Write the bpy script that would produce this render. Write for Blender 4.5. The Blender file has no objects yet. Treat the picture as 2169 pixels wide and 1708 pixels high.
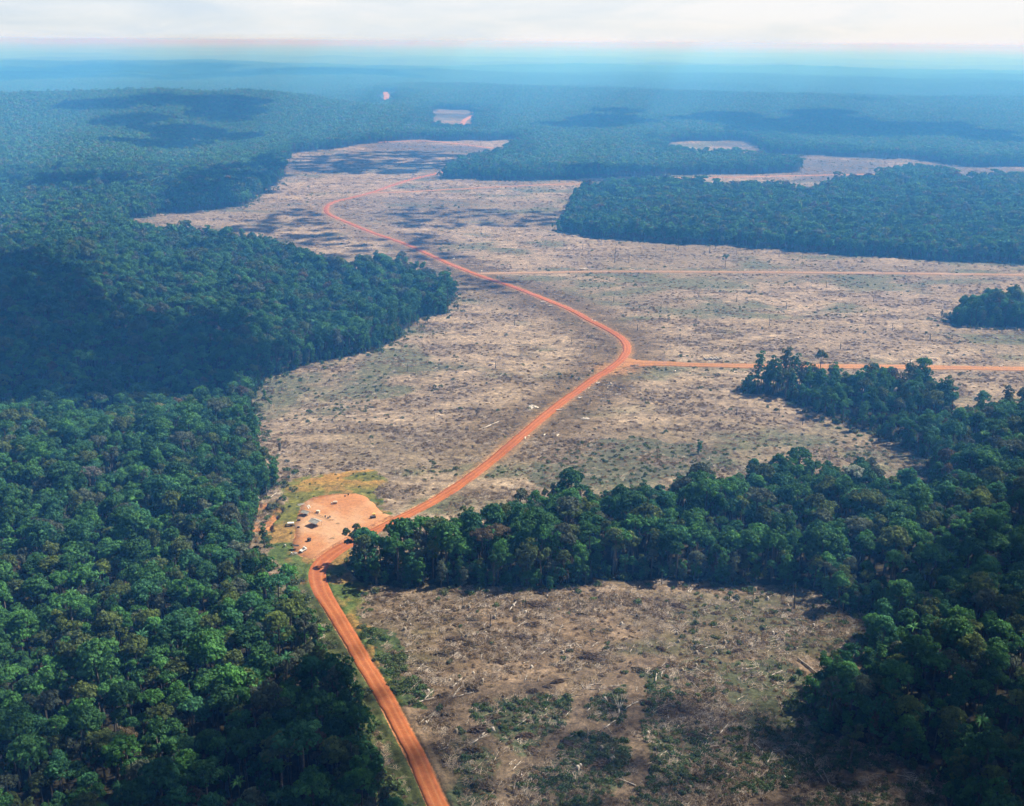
import bpy, math, random
import numpy as np
from mathutils import Matrix, Vector, Euler

rng = np.random.default_rng(7)
random.seed(7)
scene = bpy.context.scene
COL = scene.collection
R = math.radians

# ----------------------------------------------------------------- camera
CZ = 262.0
FPX = 2325.0                 # focal length in units of a 2169 x 1708 picture
PITCH = R(18.2)
ROLL = R(0.45)
MC = Matrix.Rotation(math.pi / 2 - PITCH, 4, 'X') @ Matrix.Rotation(ROLL, 4, 'Z')
M3 = np.array(MC.to_3x3())
cam_d = bpy.data.cameras.new('camera')
cam_d.sensor_width = 36.0
cam_d.lens = 36.0 * FPX / 2169.0
cam_d.clip_start = 1.0
cam_d.clip_end = 500000.0
cam = bpy.data.objects.new('camera', cam_d)
COL.objects.link(cam)
cam.matrix_world = Matrix.Translation((0, 0, CZ)) @ MC
scene.camera = cam

SUN_AZ, SUN_EL = R(66.0), R(48.0)      # azimuth clockwise from straight ahead (+Y)
SUN = np.array([math.sin(SUN_AZ) * math.cos(SUN_EL), math.cos(SUN_AZ) * math.cos(SUN_EL), math.sin(SUN_EL)])

# ----------------------------------------------------------------- noise
def _hash(ix, iy, seed):
    with np.errstate(over='ignore'):
        h = (ix.astype(np.uint32) * np.uint32(374761393) + iy.astype(np.uint32) * np.uint32(668265263) + np.uint32(seed * 974711 + 17))
        h = (h ^ (h >> np.uint32(13))) * np.uint32(1274126177)
        h = h ^ (h >> np.uint32(16))
    return h.astype(np.float64) / 4294967295.0

def vnoise(x, y, seed=0):
    xi = np.floor(x); yi = np.floor(y)
    fx = x - xi; fy = y - yi
    xi = xi.astype(np.int64); yi = yi.astype(np.int64)
    u = fx * fx * fx * (fx * (fx * 6 - 15) + 10); v = fy * fy * fy * (fy * (fy * 6 - 15) + 10)
    a = _hash(xi, yi, seed); b = _hash(xi + 1, yi, seed); c = _hash(xi, yi + 1, seed); d = _hash(xi + 1, yi + 1, seed)
    return ((a * (1 - u) + b * u) * (1 - v) + (c * (1 - u) + d * u) * v) * 2 - 1

def fbm(x, y, wl, octv=4, seed=0, gain=0.5):
    s = np.zeros_like(x, dtype=np.float64); a = 1.0; n = 0.0
    for k in range(octv):
        s += a * vnoise(x / wl + 31.7 * k, y / wl - 17.3 * k, seed + k); n += a
        a *= gain; wl *= 0.5
    return s / n

def sstep(a, b, x):
    t = np.clip((x - a) / (b - a), 0, 1)
    return t * t * (3 - 2 * t)

def gauss(x, y, cx, cy, sx, sy, rot=0.0):
    c, s = math.cos(rot), math.sin(rot)
    dx = (x - cx) * c + (y - cy) * s; dy = -(x - cx) * s + (y - cy) * c
    return np.exp(-(dx / sx) ** 2 - (dy / sy) ** 2)

def H(x, y):
    x = np.asarray(x, dtype=np.float64); y = np.asarray(y, dtype=np.float64)
    r = np.hypot(x, y)
    h = 2.2 * fbm(x, y, 260.0, 2, 3)
    far = np.maximum(sstep(3200, 6500, r), sstep(330, 1100, -x) * sstep(1100, 2400, y))
    far = np.maximum(far, sstep(700, 1500, x - 0.05 * y) * sstep(2600, 3800, y))
    h = h + far * ((34.0 + 26 * sstep(5000, 9000, r)) * fbm(x, y, 1500.0, 3, 11) + 7 * fbm(x, y, 420.0, 2, 21))
    h = h - 26.0 * gauss(x, y, -330, 795, 190, 75, 0.16)          # wooded valley to the left
    h = h + 9.0 * gauss(x, y, -430, 1120, 230, 150, 0.25)         # rise behind it
    rid = np.exp(-((y - 3900 - 0.25 * x + 260 * vnoise(x / 700, y * 0 + 2.3, 5)) / 520.0) ** 2) * sstep(-100, -900, x)
    h = h + rid * (66 + 16 * vnoise(x / 420, y / 600, 6))
    h = h + 38 * gauss(x, y, 900, 5200, 1500, 700, -0.1)
    h = h + 4 * gauss(x, y, -360, 3050, 330, 330)
    return h

# ----------------------------------------------------------------- picture point -> point on the land
def rays(p):
    p = np.asarray(p, dtype=np.float64)
    d = np.stack([(p[:, 0] - 1084.5) / FPX, -(p[:, 1] - 854.0) / FPX, -np.ones(len(p))], 1)
    return d @ M3.T

def ground(p, off=0.0):
    """points (n,2) of the 2169x1708 picture -> (n,2) x,y on the land raised by off"""
    d = rays(p); off = np.broadcast_to(np.asarray(off, dtype=np.float64), (len(d),))
    dh = np.hypot(d[:, 0], d[:, 1])
    rr = np.geomspace(150, 50000, 1600)
    out = np.zeros((len(d), 2))
    for i in range(len(d)):
        t = rr / dh[i]
        X = d[i, 0] * t; Y = d[i, 1] * t; Z = CZ + d[i, 2] * t
        g = Z - H(X, Y) - off[i]
        k = np.argmax(g < 0) if (g < 0).any() else len(rr) - 1
        k = max(k, 1)
        f = g[k - 1] / (g[k - 1] - g[k]) if g[k] < 0 else 1.0
        tt = t[k - 1] + (t[k] - t[k - 1]) * f
        out[i] = d[i, 0] * tt, d[i, 1] * tt
    return out

def project(P):
    """world points (n,3) -> picture px (2169 wide) and depth"""
    q = (np.asarray(P, dtype=np.float64) - np.array([0, 0, CZ])) @ M3
    dep = -q[:, 2]
    return 1084.5 + FPX * q[:, 0] / dep, 854.0 - FPX * q[:, 1] / dep, dep

def poly(spec):
    """list of (x, y) or (x, y, height_of_what_is_seen)"""
    p = np.array([(a[0], a[1]) for a in spec], dtype=np.float64)
    o = np.array([a[2] if len(a) > 2 else 0.0 for a in spec])
    return ground(p, o)

def inside(x, y, P):
    res = np.zeros(x.shape, dtype=bool)
    m = (x >= P[:, 0].min()) & (x <= P[:, 0].max()) & (y >= P[:, 1].min()) & (y <= P[:, 1].max())
    if not m.any():
        return res
    xs = x[m]; ys = y[m]; c = np.zeros(xs.shape, dtype=bool)
    n = len(P)
    for i in range(n):
        x0, y0 = P[i]; x1, y1 = P[(i + 1) % n]
        if y0 == y1: continue
        k = ((y0 > ys) != (y1 > ys))
        c ^= k & (xs < (x1 - x0) * (ys - y0) / (y1 - y0) + x0)
    res[m] = c
    return res

T = 19.0   # usual seen height of a tree top
MAIN = poly([(930, 2050), (868, 1780), (815, 1650), (764, 1540), (720, 1440), (684, 1360), (652, 1290), (622, 1246, 10), (596, 1204, T), (556, 1160, T),
    (505, 1128, T), (545, 1062), (602, 1022), (574, 1002), (548, 960), (525, 900), (528, 850), (560, 805), (625, 786), (700, 770), (790, 740),
    (870, 698), (930, 655), (955, 632), (958, 606), (905, 572, T), (850, 545, T), (770, 545, T), (700, 546, T), (600, 512, T), (450, 492, T),
    (380, 482, T), (310, 478, T), (240, 470), (330, 457), (501, 437), (567, 407), (606, 372), (622, 330), (687, 318), (780, 305), (860, 297.5),
    (908, 296.5), (974, 298.5), (1040, 298), (1092, 295.5), (1104, 303), (1062, 315, T), (1032, 323, T), (991, 330, T), (955, 352), (941, 378),
    (1088, 382.5), (1254, 378), (1436, 371.5), (1627, 368.5), (1694, 366), (1696, 350), (1675, 333, T), (1622, 323, T), (1590, 325, T), (1560, 319, T), (1500, 320, T), (1460, 313, T),
    (1400, 311, T), (1410, 307), (1454, 300), (1575, 299.5), (1613, 310), (1625, 326), (1800, 332), (1938, 338), (2013, 351), (2330, 358),
    (2360, 800), (2169, 832, T), (2103, 838, T), (2060, 862, T), (2010, 848), (1960, 836), (1850, 832), (1700, 822), (1590, 812), (1572, 822), (1578, 832),
    (1640, 844), (1720, 868), (1800, 906), (1903, 945), (1986, 975), (1985, 1000, T), (1960, 1000, T), (1880, 985, T), (1800, 965, T), (1700, 962, T), (1600, 968, T), (1560, 992, T),
    (1400, 1004, T), (1280, 1012, T), (1170, 1018, T), (1110, 1034, T), (1040, 1044, T), (980, 1082, T), (920, 1102, T), (880, 1102, T), (830, 1115, T), (762, 1118, T),
    (742, 1190), (768, 1232), (860, 1250), (1000, 1247), (1200, 1241), (1380, 1226), (1560, 1236), (1700, 1241), (1745, 1256), (1765, 1292), (1842, 1302),
    (1826, 1352, T), (1755, 1345, T), (1723, 1376, T), (1706, 1440, T), (1695, 1500), (1718, 1545), (1765, 1565), (1834, 1585), (1903, 1609), (1958, 1622), (2010, 1656), (2020, 1780), (2020, 2050)])
BLOCK_B = poly([(1185, 488), (1250, 501), (1400, 514), (1560, 522), (1700, 532), (1900, 546), (2200, 563), (2360, 570), (2400, 368, T), (2169, 366, T), (2110, 367, T),
    (2034, 377, T), (2007, 358, T), (1938, 350, T), (1858, 357, T), (1862, 367, T), (1810, 374, T), (1765, 384, T), (1720, 400, T), (1661, 388, T), (1540, 388, T),
    (1420, 379, T), (1300, 382, T), (1258, 388, T), (1236, 412), (1222, 440), (1182, 468, T)])
CLUSTER = poly([(2024, 686), (2090, 692), (2169, 694), (2300, 697), (2300, 668), (2169, 662), (2080, 664), (2030, 672)])
FAR1 = poly([(798, 213, T), (800, 194.5), (838, 194.5), (840, 213, T)])
FAR2 = poly([(905, 236), (930, 231.5), (1016, 234), (1004, 248), (998, 262, T), (988, 270, T), (970, 262, T), (950, 266, T), (910, 258, T)])
FAR3 = poly([(1835, 214), (1850, 212), (1852, 221), (1838, 223)])
CLEARINGS = [MAIN, FAR1, FAR2, FAR3]

def spline(P, step):
    """smooth dense polyline through ground points"""
    P = np.asarray(P)
    Q = [P[0] * 2 - P[1]] + list(P) + [P[-1] * 2 - P[-2]]
    out = []
    for i in range(1, len(Q) - 2):
        p0, p1, p2, p3 = Q[i - 1], Q[i], Q[i + 1], Q[i + 2]
        n = max(2, int(np.hypot(*(p2 - p1)) / step))
        for k in range(n):
            t = k / n
            out.append(0.5 * ((2 * p1) + (-p0 + p2) * t + (2 * p0 - 5 * p1 + 4 * p2 - p3) * t * t + (-p0 + 3 * p1 - 3 * p2 + p3) * t ** 3))
    out.append(P[-1])
    out = np.array(out)
    for _ in range(2):
        out[1:-1] = (out[:-2] + out[1:-1] * 2 + out[2:]) / 4
    return out

MAINROAD = spline(poly([(985, 1800), (928, 1708), (899, 1640), (849, 1542), (811, 1469), (773, 1407), (739, 1349), (706, 1295), (684, 1258), (672, 1228), (672, 1210), (686, 1188),
    (722, 1163), (760, 1142), (800, 1122), (842, 1101), (873, 1086), (929, 1056), (991, 1015), (1050, 970), (1102, 925), (1160, 876), (1205, 842), (1257, 804), (1295, 780), (1318, 760), (1328, 743),
    (1325, 728), (1309, 711), (1257, 683), (1205, 655), (1146, 631), (1084, 607), (1032, 590), (963, 564), (929, 549), (860, 518), (791, 494), (739, 473), (708, 460), (692, 450),
    (692, 439), (708, 428), (749, 418), (791, 407), (825, 395), (877, 379), (948, 363), (1000, 352)]), 4.0)
SIDE1 = spline(poly([(1322, 768), (1360, 770), (1400, 771), (1500, 774), (1600, 776), (1750, 776.5), (1900, 778), (2050, 780), (2330, 783)]), 6.0)
SIDE2 = spline(poly([(1018, 580), (1060, 579), (1130, 578), (1250, 576), (1400, 576), (1600, 577), (1800, 578.5), (2000, 581), (2330, 585)]), 8.0)
SIDE3 = spline(poly([(791, 409), (860, 407), (963, 401), (1102, 394), (1205, 390), (1232, 391)]), 12.0)
SIDE4 = spline(poly([(1420, 377.5), (1540, 376), (1650, 373.5), (1760, 371), (1868, 369.5)]), 15.0)
SIDE5 = spline(poly([(800, 302), (860, 299.3), (908, 299.3), (974, 305.5), (1050, 315)]), 20.0)
SIDE6 = spline(poly([(817, 212), (819, 203), (815, 195.5)]), 40.0)
SIDE7 = spline(poly([(978, 264), (985, 254), (1003, 245)]), 40.0)
ROADS = [(MAINROAD, 3.5), (SIDE1, 6.3), (SIDE2, 5.2), (SIDE3, 5.0), (SIDE4, 7.5), (SIDE5, 8.5), (SIDE6, 13.0), (SIDE7, 9.0)]
PADP = poly([(634, 1082), (640, 1068), (652, 1060), (667, 1053), (704, 1047.5), (752, 1045.5), (776, 1053), (794, 1070), (818, 1094), (842, 1094), (856, 1093), (850, 1104), (815, 1122),
    (770, 1142), (730, 1166), (700, 1184), (682, 1190), (664, 1184), (636, 1178), (621, 1170), (623, 1141), (628, 1106)])
GRASS = poly([(585, 1200), (562, 1150), (540, 1140), (575, 1100), (600, 1060), (600, 1025), (640, 1010), (720, 1000), (800, 996), (812, 1020), (790, 1045), (830, 1085), (800, 1130), (745, 1165), (742, 1200),
    (765, 1240), (765, 1300), (785, 1355), (835, 1440), (850, 1490), (812, 1475), (770, 1405), (720, 1320), (680, 1260), (650, 1235)])
BANK = poly([(516, 1132), (525, 1100), (545, 1066), (580, 1060), (602, 1078), (600, 1100), (575, 1118), (545, 1135)])
BUSHES = poly([(762, 1330), (800, 1335), (850, 1365), (855, 1420), (900, 1450), (905, 1500), (850, 1490), (815, 1430)])
GREENMID = poly([(1110, 1010), (1150, 965), (1230, 935), (1330, 925), (1420, 935), (1530, 948), (1570, 990), (1400, 1015), (1280, 1025), (1160, 1040)])
GREENLOW = poly([(1000, 1760), (960, 1690), (975, 1600), (965, 1500), (1130, 1478), (1240, 1455), (1330, 1420), (1500, 1400), (1640, 1390), (1720, 1440), (1700, 1540), (1830, 1600), (1990, 1670), (2000, 1760), (1500, 1780)])
TRACKS = [spline(poly(q), 3.0) for q in (
    [(1250, 1450), (1343, 1435), (1345, 1487), (1343, 1556), (1361, 1608), (1343, 1660), (1290, 1720)],
    [(1136, 1452), (998, 1470), (976, 1514), (1015, 1559), (1067, 1590), (1084, 1618), (1153, 1608), (1171, 1566), (1222, 1532), (1240, 1470), (1343, 1435)],
    [(1565, 1720), (1661, 1684), (1765, 1653), (1851, 1642), (1930, 1640)],
    [(1084, 1618), (1060, 1660), (1080, 1720)],
    [(1343, 1556), (1222, 1532)],
    [(1136, 1452), (1250, 1425), (1400, 1400)])]

def dist_lines(x, y, lines):
    """brute-force distance to polylines (few points)"""
    d = np.full(x.shape, 1e9)
    for L in lines:
        a = L[:-1]; b = L[1:]
        for i0 in range(0, len(a), 64):
            aa = a[i0:i0 + 64]; bb = b[i0:i0 + 64]
            bx0, by0 = np.minimum(aa, bb).min(0) - 60; bx1, by1 = np.maximum(aa, bb).max(0) + 60
            m = (x > bx0) & (x < bx1) & (y > by0) & (y < by1)
            if not m.any(): continue
            xs = x[m][:, None]; ys = y[m][:, None]
            e = bb - aa; ll = (e ** 2).sum(1) + 1e-9
            t = np.clip(((xs - aa[:, 0]) * e[:, 0] + (ys - aa[:, 1]) * e[:, 1]) / ll, 0, 1)
            dd = np.hypot(xs - aa[:, 0] - t * e[:, 0], ys - aa[:, 1] - t * e[:, 1]).min(1)
            d[m] = np.minimum(d[m], dd)
    return d

def cleared(x, y, warp=4.0):
    r = np.hypot(x, y)
    w = warp * np.clip(r / 700, 0.6, 6)
    w2 = 5.5 * np.clip(r / 900, 0.5, 3)
    xx = x + w * vnoise(x / (3.5 * w), y / (3.5 * w), 41) + w2 * vnoise(x / 34, y / 34, 43); yy = y + w * vnoise(x / (3.5 * w) + 9.1, y / (3.5 * w), 42) + w2 * vnoise(x / 34, y / 34, 44)
    c = inside(xx, yy, MAIN) & ~inside(xx, yy, BLOCK_B) & ~inside(xx, yy, CLUSTER)
    for P in CLEARINGS[1:]:
        c |= inside(xx, yy, P)
    return c

# ----------------------------------------------------------------- small helpers
def mk_mesh(name, V, F, attrs=None, smooth=False, colors=None):
    """F: (n,k) int array (k = 3 or 4) or list of arrays"""
    me = bpy.data.meshes.new(name)
    V = np.asarray(V, dtype=np.float32)
    if isinstance(F, np.ndarray): F = [F]
    F = [f for f in F if len(f)]
    me.vertices.add(len(V)); me.vertices.foreach_set('co', V.ravel())
    if F:
        nl = sum(f.size for f in F); nf = sum(len(f) for f in F)
        me.loops.add(nl); me.polygons.add(nf)
        me.loops.foreach_set('vertex_index', np.concatenate([f.ravel() for f in F]).astype(np.int32))
        tot = np.concatenate([np.full(len(f), f.shape[1], dtype=np.int32) for f in F])
        st = np.concatenate([[0], np.cumsum(tot)[:-1]]).astype(np.int32)
        me.polygons.foreach_set('loop_start', st)
        me.polygons.foreach_set('loop_total', tot)
        me.polygons.foreach_set('use_smooth', np.full(nf, smooth, dtype=bool))
    if attrs:
        for k, (dom, typ, arr) in attrs.items():
            a = me.attributes.new(k, typ, dom)
            a.data.foreach_set({'FLOAT': 'value', 'INT': 'value', 'FLOAT_VECTOR': 'vector', 'FLOAT_COLOR': 'color'}[typ], np.ascontiguousarray(arr, dtype=np.int32 if typ == 'INT' else np.float32).ravel())
    me.update(calc_edges=True)
    return me

def link(name, me, mat=None, parent=None, loc=None):
    o = bpy.data.objects.new(name, me)
    COL.objects.link(o)
    if mat is not None and me is not None:
        if len(me.materials) == 0: me.materials.append(mat)
    if parent is not None: o.parent = parent
    if loc is not None: o.location = loc
    return o

def tag(o, label=None, cat=None, group=None, kind=None):
    if label: o['label'] = label
    if cat: o['category'] = cat
    if group: o['group'] = group
    if kind: o['kind'] = kind
    return o

def tube(p0, p1, r0, r1, n=6, caps=True):
    p0 = np.asarray(p0, float); p1 = np.asarray(p1, float)
    d = p1 - p0; d /= np.linalg.norm(d) + 1e-9
    a = np.cross(d, [0, 0, 1.0] if abs(d[2]) < 0.9 else [1.0, 0, 0]); a /= np.linalg.norm(a); b = np.cross(d, a)
    th = np.arange(n) * 2 * math.pi / n
    c = np.cos(th)[:, None] * a + np.sin(th)[:, None] * b
    V = np.concatenate([p0 + c * r0, p1 + c * r1, [p0], [p1]])
    i = np.arange(n); j = (i + 1) % n
    F = np.stack([i, j, j + n, i + n], 1)
    T3 = np.concatenate([np.stack([j, i, np.full(n, 2 * n)], 1), np.stack([i + n, j + n, np.full(n, 2 * n + 1)], 1)]) if caps else np.zeros((0, 3), int)
    return V, F, T3

class MB:
    def __init__(s): s.V = []; s.Q = []; s.T = []; s.n = 0
    def add(s, V, Q=None, Tr=None):
        s.V.append(np.asarray(V, float))
        if Q is not None and len(Q): s.Q.append(np.asarray(Q) + s.n)
        if Tr is not None and len(Tr): s.T.append(np.asarray(Tr) + s.n)
        s.n += len(V); return s
    def tube(s, *a, **k): return s.add(*tube(*a, **k))
    def bent(s, pts, rads, n=6):
        for i in range(len(pts) - 1): s.tube(pts[i], pts[i + 1], rads[i], rads[i + 1], n, caps=(i == 0 or i == len(pts) - 2))
        return s
    def box(s, c, d, rz=0.0, tilt=0.0):
        x, y, z = np.array(d) / 2.0
        V = np.array([[-x, -y, -z], [x, -y, -z], [x, y, -z], [-x, y, -z], [-x, -y, z], [x, -y, z], [x, y, z], [-x, y, z]])
        if tilt: V = V @ np.array(Matrix.Rotation(tilt, 3, 'X')).T
        if rz: V = V @ np.array(Matrix.Rotation(rz, 3, 'Z')).T
        return s.add(V + np.array(c), np.array([[0, 3, 2, 1], [4, 5, 6, 7], [0, 1, 5, 4], [1, 2, 6, 5], [2, 3, 7, 6], [3, 0, 4, 7]]))
    def mesh(s, name, smooth=False, attrs=None):
        F = []
        if s.Q: F.append(np.concatenate(s.Q))
        if s.T: F.append(np.concatenate(s.T))
        return mk_mesh(name, np.concatenate(s.V), F, attrs, smooth)

# ----------------------------------------------------------------- materials
def mat(name):
    m = bpy.data.materials.new(name); m.use_nodes = True
    nt = m.node_tree; nt.nodes.clear()
    out = nt.nodes.new('ShaderNodeOutputMaterial')
    return m, nt, out
def nd(nt, t, **kw):
    n = nt.nodes.new(t)
    for k, v in kw.items():
        if k in n.inputs: n.inputs[k].default_value = v
        else: setattr(n, k, v)
    return n
def noise_fac(nt, scale, detail=4.0, rough=0.6, coord=None, dist=0.0):
    n = nd(nt, 'ShaderNodeTexNoise'); n.inputs['Scale'].default_value = scale; n.inputs['Detail'].default_value = detail
    n.inputs['Roughness'].default_value = rough; n.inputs['Distortion'].default_value = dist
    if coord is not None: nt.links.new(coord, n.inputs['Vector'])
    return n.outputs['Fac']
def ramp(nt, fac, stops, interp='LINEAR'):
    r = nt.nodes.new('ShaderNodeValToRGB'); r.color_ramp.interpolation = interp
    e = r.color_ramp.elements
    while len(e) < len(stops): e.new(0.5)
    for k, (p, c) in enumerate(stops):
        e[k].position = p; e[k].color = (c[0], c[1], c[2], 1.0) if not np.isscalar(c) else (c, c, c, 1.0)
    if fac is not None: nt.links.new(fac, r.inputs['Fac'])
    return r.outputs['Color']
def mul(nt, a, b, fac=1.0, typ='MULTIPLY'):
    m = nt.nodes.new('ShaderNodeMix'); m.data_type = 'RGBA'; m.blend_type = typ
    m.inputs[0].default_value = fac
    nt.links.new(a, m.inputs[6]); nt.links.new(b, m.inputs[7])
    return m.outputs[2]
def simple(name, col, rough=0.85, var=0.35, scale=2.0, spec=0.15, metal=0.0):
    m, nt, out = mat(name)
    tc = nd(nt, 'ShaderNodeTexCoord')
    c = ramp(nt, noise_fac(nt, scale, 5.0, 0.65, tc.outputs['Object']), [(0.3, [v * (1 - var) for v in col]), (0.7, [min(1, v * (1 + var)) for v in col])])
    b = nd(nt, 'ShaderNodeBsdfPrincipled'); b.inputs['Roughness'].default_value = rough; b.inputs['Specular IOR Level'].default_value = spec; b.inputs['Metallic'].default_value = metal
    nt.links.new(c, b.inputs['Base Color']); nt.links.new(b.outputs[0], out.inputs['Surface'])
    return m

LEAF = {'deep green': (0.054, 0.146, 0.050), 'mid green': (0.080, 0.211, 0.063), 'blue green': (0.060, 0.178, 0.081), 'olive green': (0.106, 0.151, 0.050),
        'yellow green': (0.130, 0.184, 0.045), 'grey green': (0.113, 0.143, 0.095), 'brownish': (0.130, 0.106, 0.065), 'bright green': (0.081, 0.221, 0.056)}
LW = [('deep green', .27), ('mid green', .24), ('blue green', .15), ('olive green', .12), ('grey green', .09), ('bright green', .085), ('yellow green', .03), ('brownish', .015)]

def leaf_mat(name, source):
    m, nt, out = mat(name)
    if source == 'object':
        oi = nd(nt, 'ShaderNodeObjectInfo'); col = oi.outputs['Color']
    elif source == 'random':
        oi = nd(nt, 'ShaderNodeObjectInfo'); st = []; a = 0.0
        for k, w in LW: st.append((a, LEAF[k])); a += w
        col = ramp(nt, oi.outputs['Random'], st, 'CONSTANT')
    elif source == 'tint':
        at0 = nd(nt, 'ShaderNodeAttribute'); at0.attribute_name = 'treeid'; st = []; a = 0.0
        for k, w in LW: st.append((a, LEAF[k])); a += w
        col = ramp(nt, at0.outputs['Fac'], st, 'CONSTANT')
    else:
        oi = nd(nt, 'ShaderNodeObjectInfo')
        col = ramp(nt, oi.outputs['Random'], [(i / max(1, len(source) - 1) * 0.999, c) for i, c in enumerate(source)])
    at = nd(nt, 'ShaderNodeAttribute'); at.attribute_name = 'tint'
    f = ramp(nt, at.outputs['Fac'], [(0.0, (0.62, 0.60, 0.62)), (0.5, (1, 1, 1)), (1.0, (1.55, 1.5, 1.3))])
    c = mul(nt, col, f)
    b = nd(nt, 'ShaderNodeBsdfPrincipled'); b.inputs['Roughness'].default_value = 0.6; b.inputs['Specular IOR Level'].default_value = 0.12
    nt.links.new(c, b.inputs['Base Color'])
    tr = nd(nt, 'ShaderNodeBsdfTranslucent'); nt.links.new(c, tr.inputs['Color'])
    mx = nd(nt, 'ShaderNodeMixShader'); mx.inputs[0].default_value = 0.32
    nt.links.new(b.outputs[0], mx.inputs[1]); nt.links.new(tr.outputs[0], mx.inputs[2])
    nt.links.new(mx.outputs[0], out.inputs['Surface'])
    return m

M_LEAF_OBJ = leaf_mat('leaf_single', 'object')
M_LEAF_MASS = leaf_mat('leaf_forest', 'random')
M_LEAF_FAR = leaf_mat('leaf_far_forest', 'tint')
M_SHRUB = leaf_mat('leaf_undergrowth', [(0.080, 0.115, 0.05), (0.06, 0.125, 0.045), (0.11, 0.15, 0.055), (0.10, 0.115, 0.07)])
M_DRY = leaf_mat('dry_brush', [(0.15, 0.115, 0.08), (0.24, 0.18, 0.12), (0.32, 0.245, 0.165), (0.17, 0.15, 0.10)])
M_BRUSH = leaf_mat('brush_heap', [(0.085, 0.062, 0.045), (0.13, 0.095, 0.065), (0.10, 0.085, 0.055)])
M_TRUNK = simple('bark', (0.105, 0.095, 0.078), var=0.4, scale=1.2)
M_PALE = simple('bleached_wood', (0.42, 0.375, 0.32), var=0.25, scale=1.5)
M_GREYWOOD = simple('grey_wood', (0.27, 0.23, 0.18), var=0.35, scale=1.5)
M_SAWN = simple('sawn_wood', (0.50, 0.45, 0.38), var=0.18, scale=1.5)
M_CHAR = simple('charred_wood', (0.055, 0.05, 0.042), var=0.4, scale=1.5)
def stick_mat():
    m, nt, out = mat('slash_sticks')
    oi = nd(nt, 'ShaderNodeObjectInfo')
    c = ramp(nt, oi.outputs['Random'], [(0, (0.16, 0.12, 0.085)), (0.4, (0.30, 0.235, 0.17)), (0.8, (0.40, 0.33, 0.255)), (1, (0.55, 0.48, 0.40))])
    b = nd(nt, 'ShaderNodeBsdfPrincipled'); b.inputs['Roughness'].default_value = 0.9; b.inputs['Specular IOR Level'].default_value = 0.1
    nt.links.new(c, b.inputs['Base Color']); nt.links.new(b.outputs[0], out.inputs['Surface'])
    return m
M_STICK = stick_mat()

def ground_mat():
    m, nt, out = mat('land_surface')
    at = nd(nt, 'ShaderNodeAttribute'); at.attribute_name = 'tone'
    tc = nd(nt, 'ShaderNodeTexCoord'); P = tc.outputs['Object']
    f1 = ramp(nt, noise_fac(nt, 0.9, 6.0, 0.75, P), [(0.28, 0.38), (0.5, 0.95), (0.72, 1.6)])
    f2 = ramp(nt, noise_fac(nt, 0.12, 5.0, 0.7, P, 1.0), [(0.3, 0.62), (0.7, 1.33)])
    f3 = ramp(nt, noise_fac(nt, 0.33, 4.0, 0.65, P, 0.5), [(0.3, 0.45), (0.5, 1.0), (0.7, 1.5)])
    c = mul(nt, mul(nt, mul(nt, at.outputs['Color'], f1), f2), f3)
    b = nd(nt, 'ShaderNodeBsdfPrincipled'); b.inputs['Roughness'].default_value = 0.95; b.inputs['Specular IOR Level'].default_value = 0.05
    nt.links.new(c, b.inputs['Base Color'])
    bp = nd(nt, 'ShaderNodeBump'); bp.inputs['Strength'].default_value = 0.7; bp.inputs['Distance'].default_value = 0.4
    nt.links.new(noise_fac(nt, 0.8, 6.0, 0.7, P), bp.inputs['Height']); nt.links.new(bp.outputs[0], b.inputs['Normal'])
    nt.links.new(b.outputs[0], out.inputs['Surface'])
    return m
M_GROUND = ground_mat()

def road_mat(name, base, rut, edge):
    m, nt, out = mat(name)
    uv = nd(nt, 'ShaderNodeAttribute'); uv.attribute_name = 'across'
    tc = nd(nt, 'ShaderNodeTexCoord'); P = tc.outputs['Object']
    nz = noise_fac(nt, 0.05, 4.0, 0.6, P)
    ma = nd(nt, 'ShaderNodeMath', operation='MULTIPLY_ADD'); nt.links.new(nz, ma.inputs[0]); ma.inputs[1].default_value = 0.16; nt.links.new(uv.outputs['Fac'], ma.inputs[2])
    mb = nd(nt, 'ShaderNodeMath', operation='SUBTRACT'); nt.links.new(ma.outputs[0], mb.inputs[0]); mb.inputs[1].default_value = 0.08
    c = ramp(nt, mb.outputs[0], [(0.0, edge), (0.10, base), (0.24, base), (0.31, rut), (0.38, base), (0.50, [v * 0.86 for v in base]), (0.60, base), (0.68, rut), (0.76, base), (0.92, base), (1.0, edge)])
    f = ramp(nt, noise_fac(nt, 0.35, 6.0, 0.7, P), [(0.25, 0.72), (0.75, 1.2)])
    f2 = ramp(nt, noise_fac(nt, 0.012, 3.0, 0.6, P), [(0.3, (0.80, 0.72, 0.68)), (0.7, (1.12, 1.12, 1.15))])
    c = mul(nt, mul(nt, c, f), f2)
    b = nd(nt, 'ShaderNodeBsdfPrincipled'); b.inputs['Roughness'].default_value = 0.95; b.inputs['Specular IOR Level'].default_value = 0.05
    nt.links.new(c, b.inputs['Base Color'])
    bp = nd(nt, 'ShaderNodeBump'); bp.inputs['Strength'].default_value = 0.4; bp.inputs['Distance'].default_value = 0.2
    nt.links.new(noise_fac(nt, 0.6, 5.0, 0.6, P), bp.inputs['Height']); nt.links.new(bp.outputs[0], b.inputs['Normal'])
    nt.links.new(b.outputs[0], out.inputs['Surface'])
    return m
M_RED = road_mat('red_laterite', (0.315, 0.104, 0.038), (0.37, 0.155, 0.066), (0.215, 0.095, 0.042))
M_ORANGE = road_mat('orange_track', (0.32, 0.160, 0.066), (0.37, 0.205, 0.10), (0.20, 0.125, 0.070))

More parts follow.
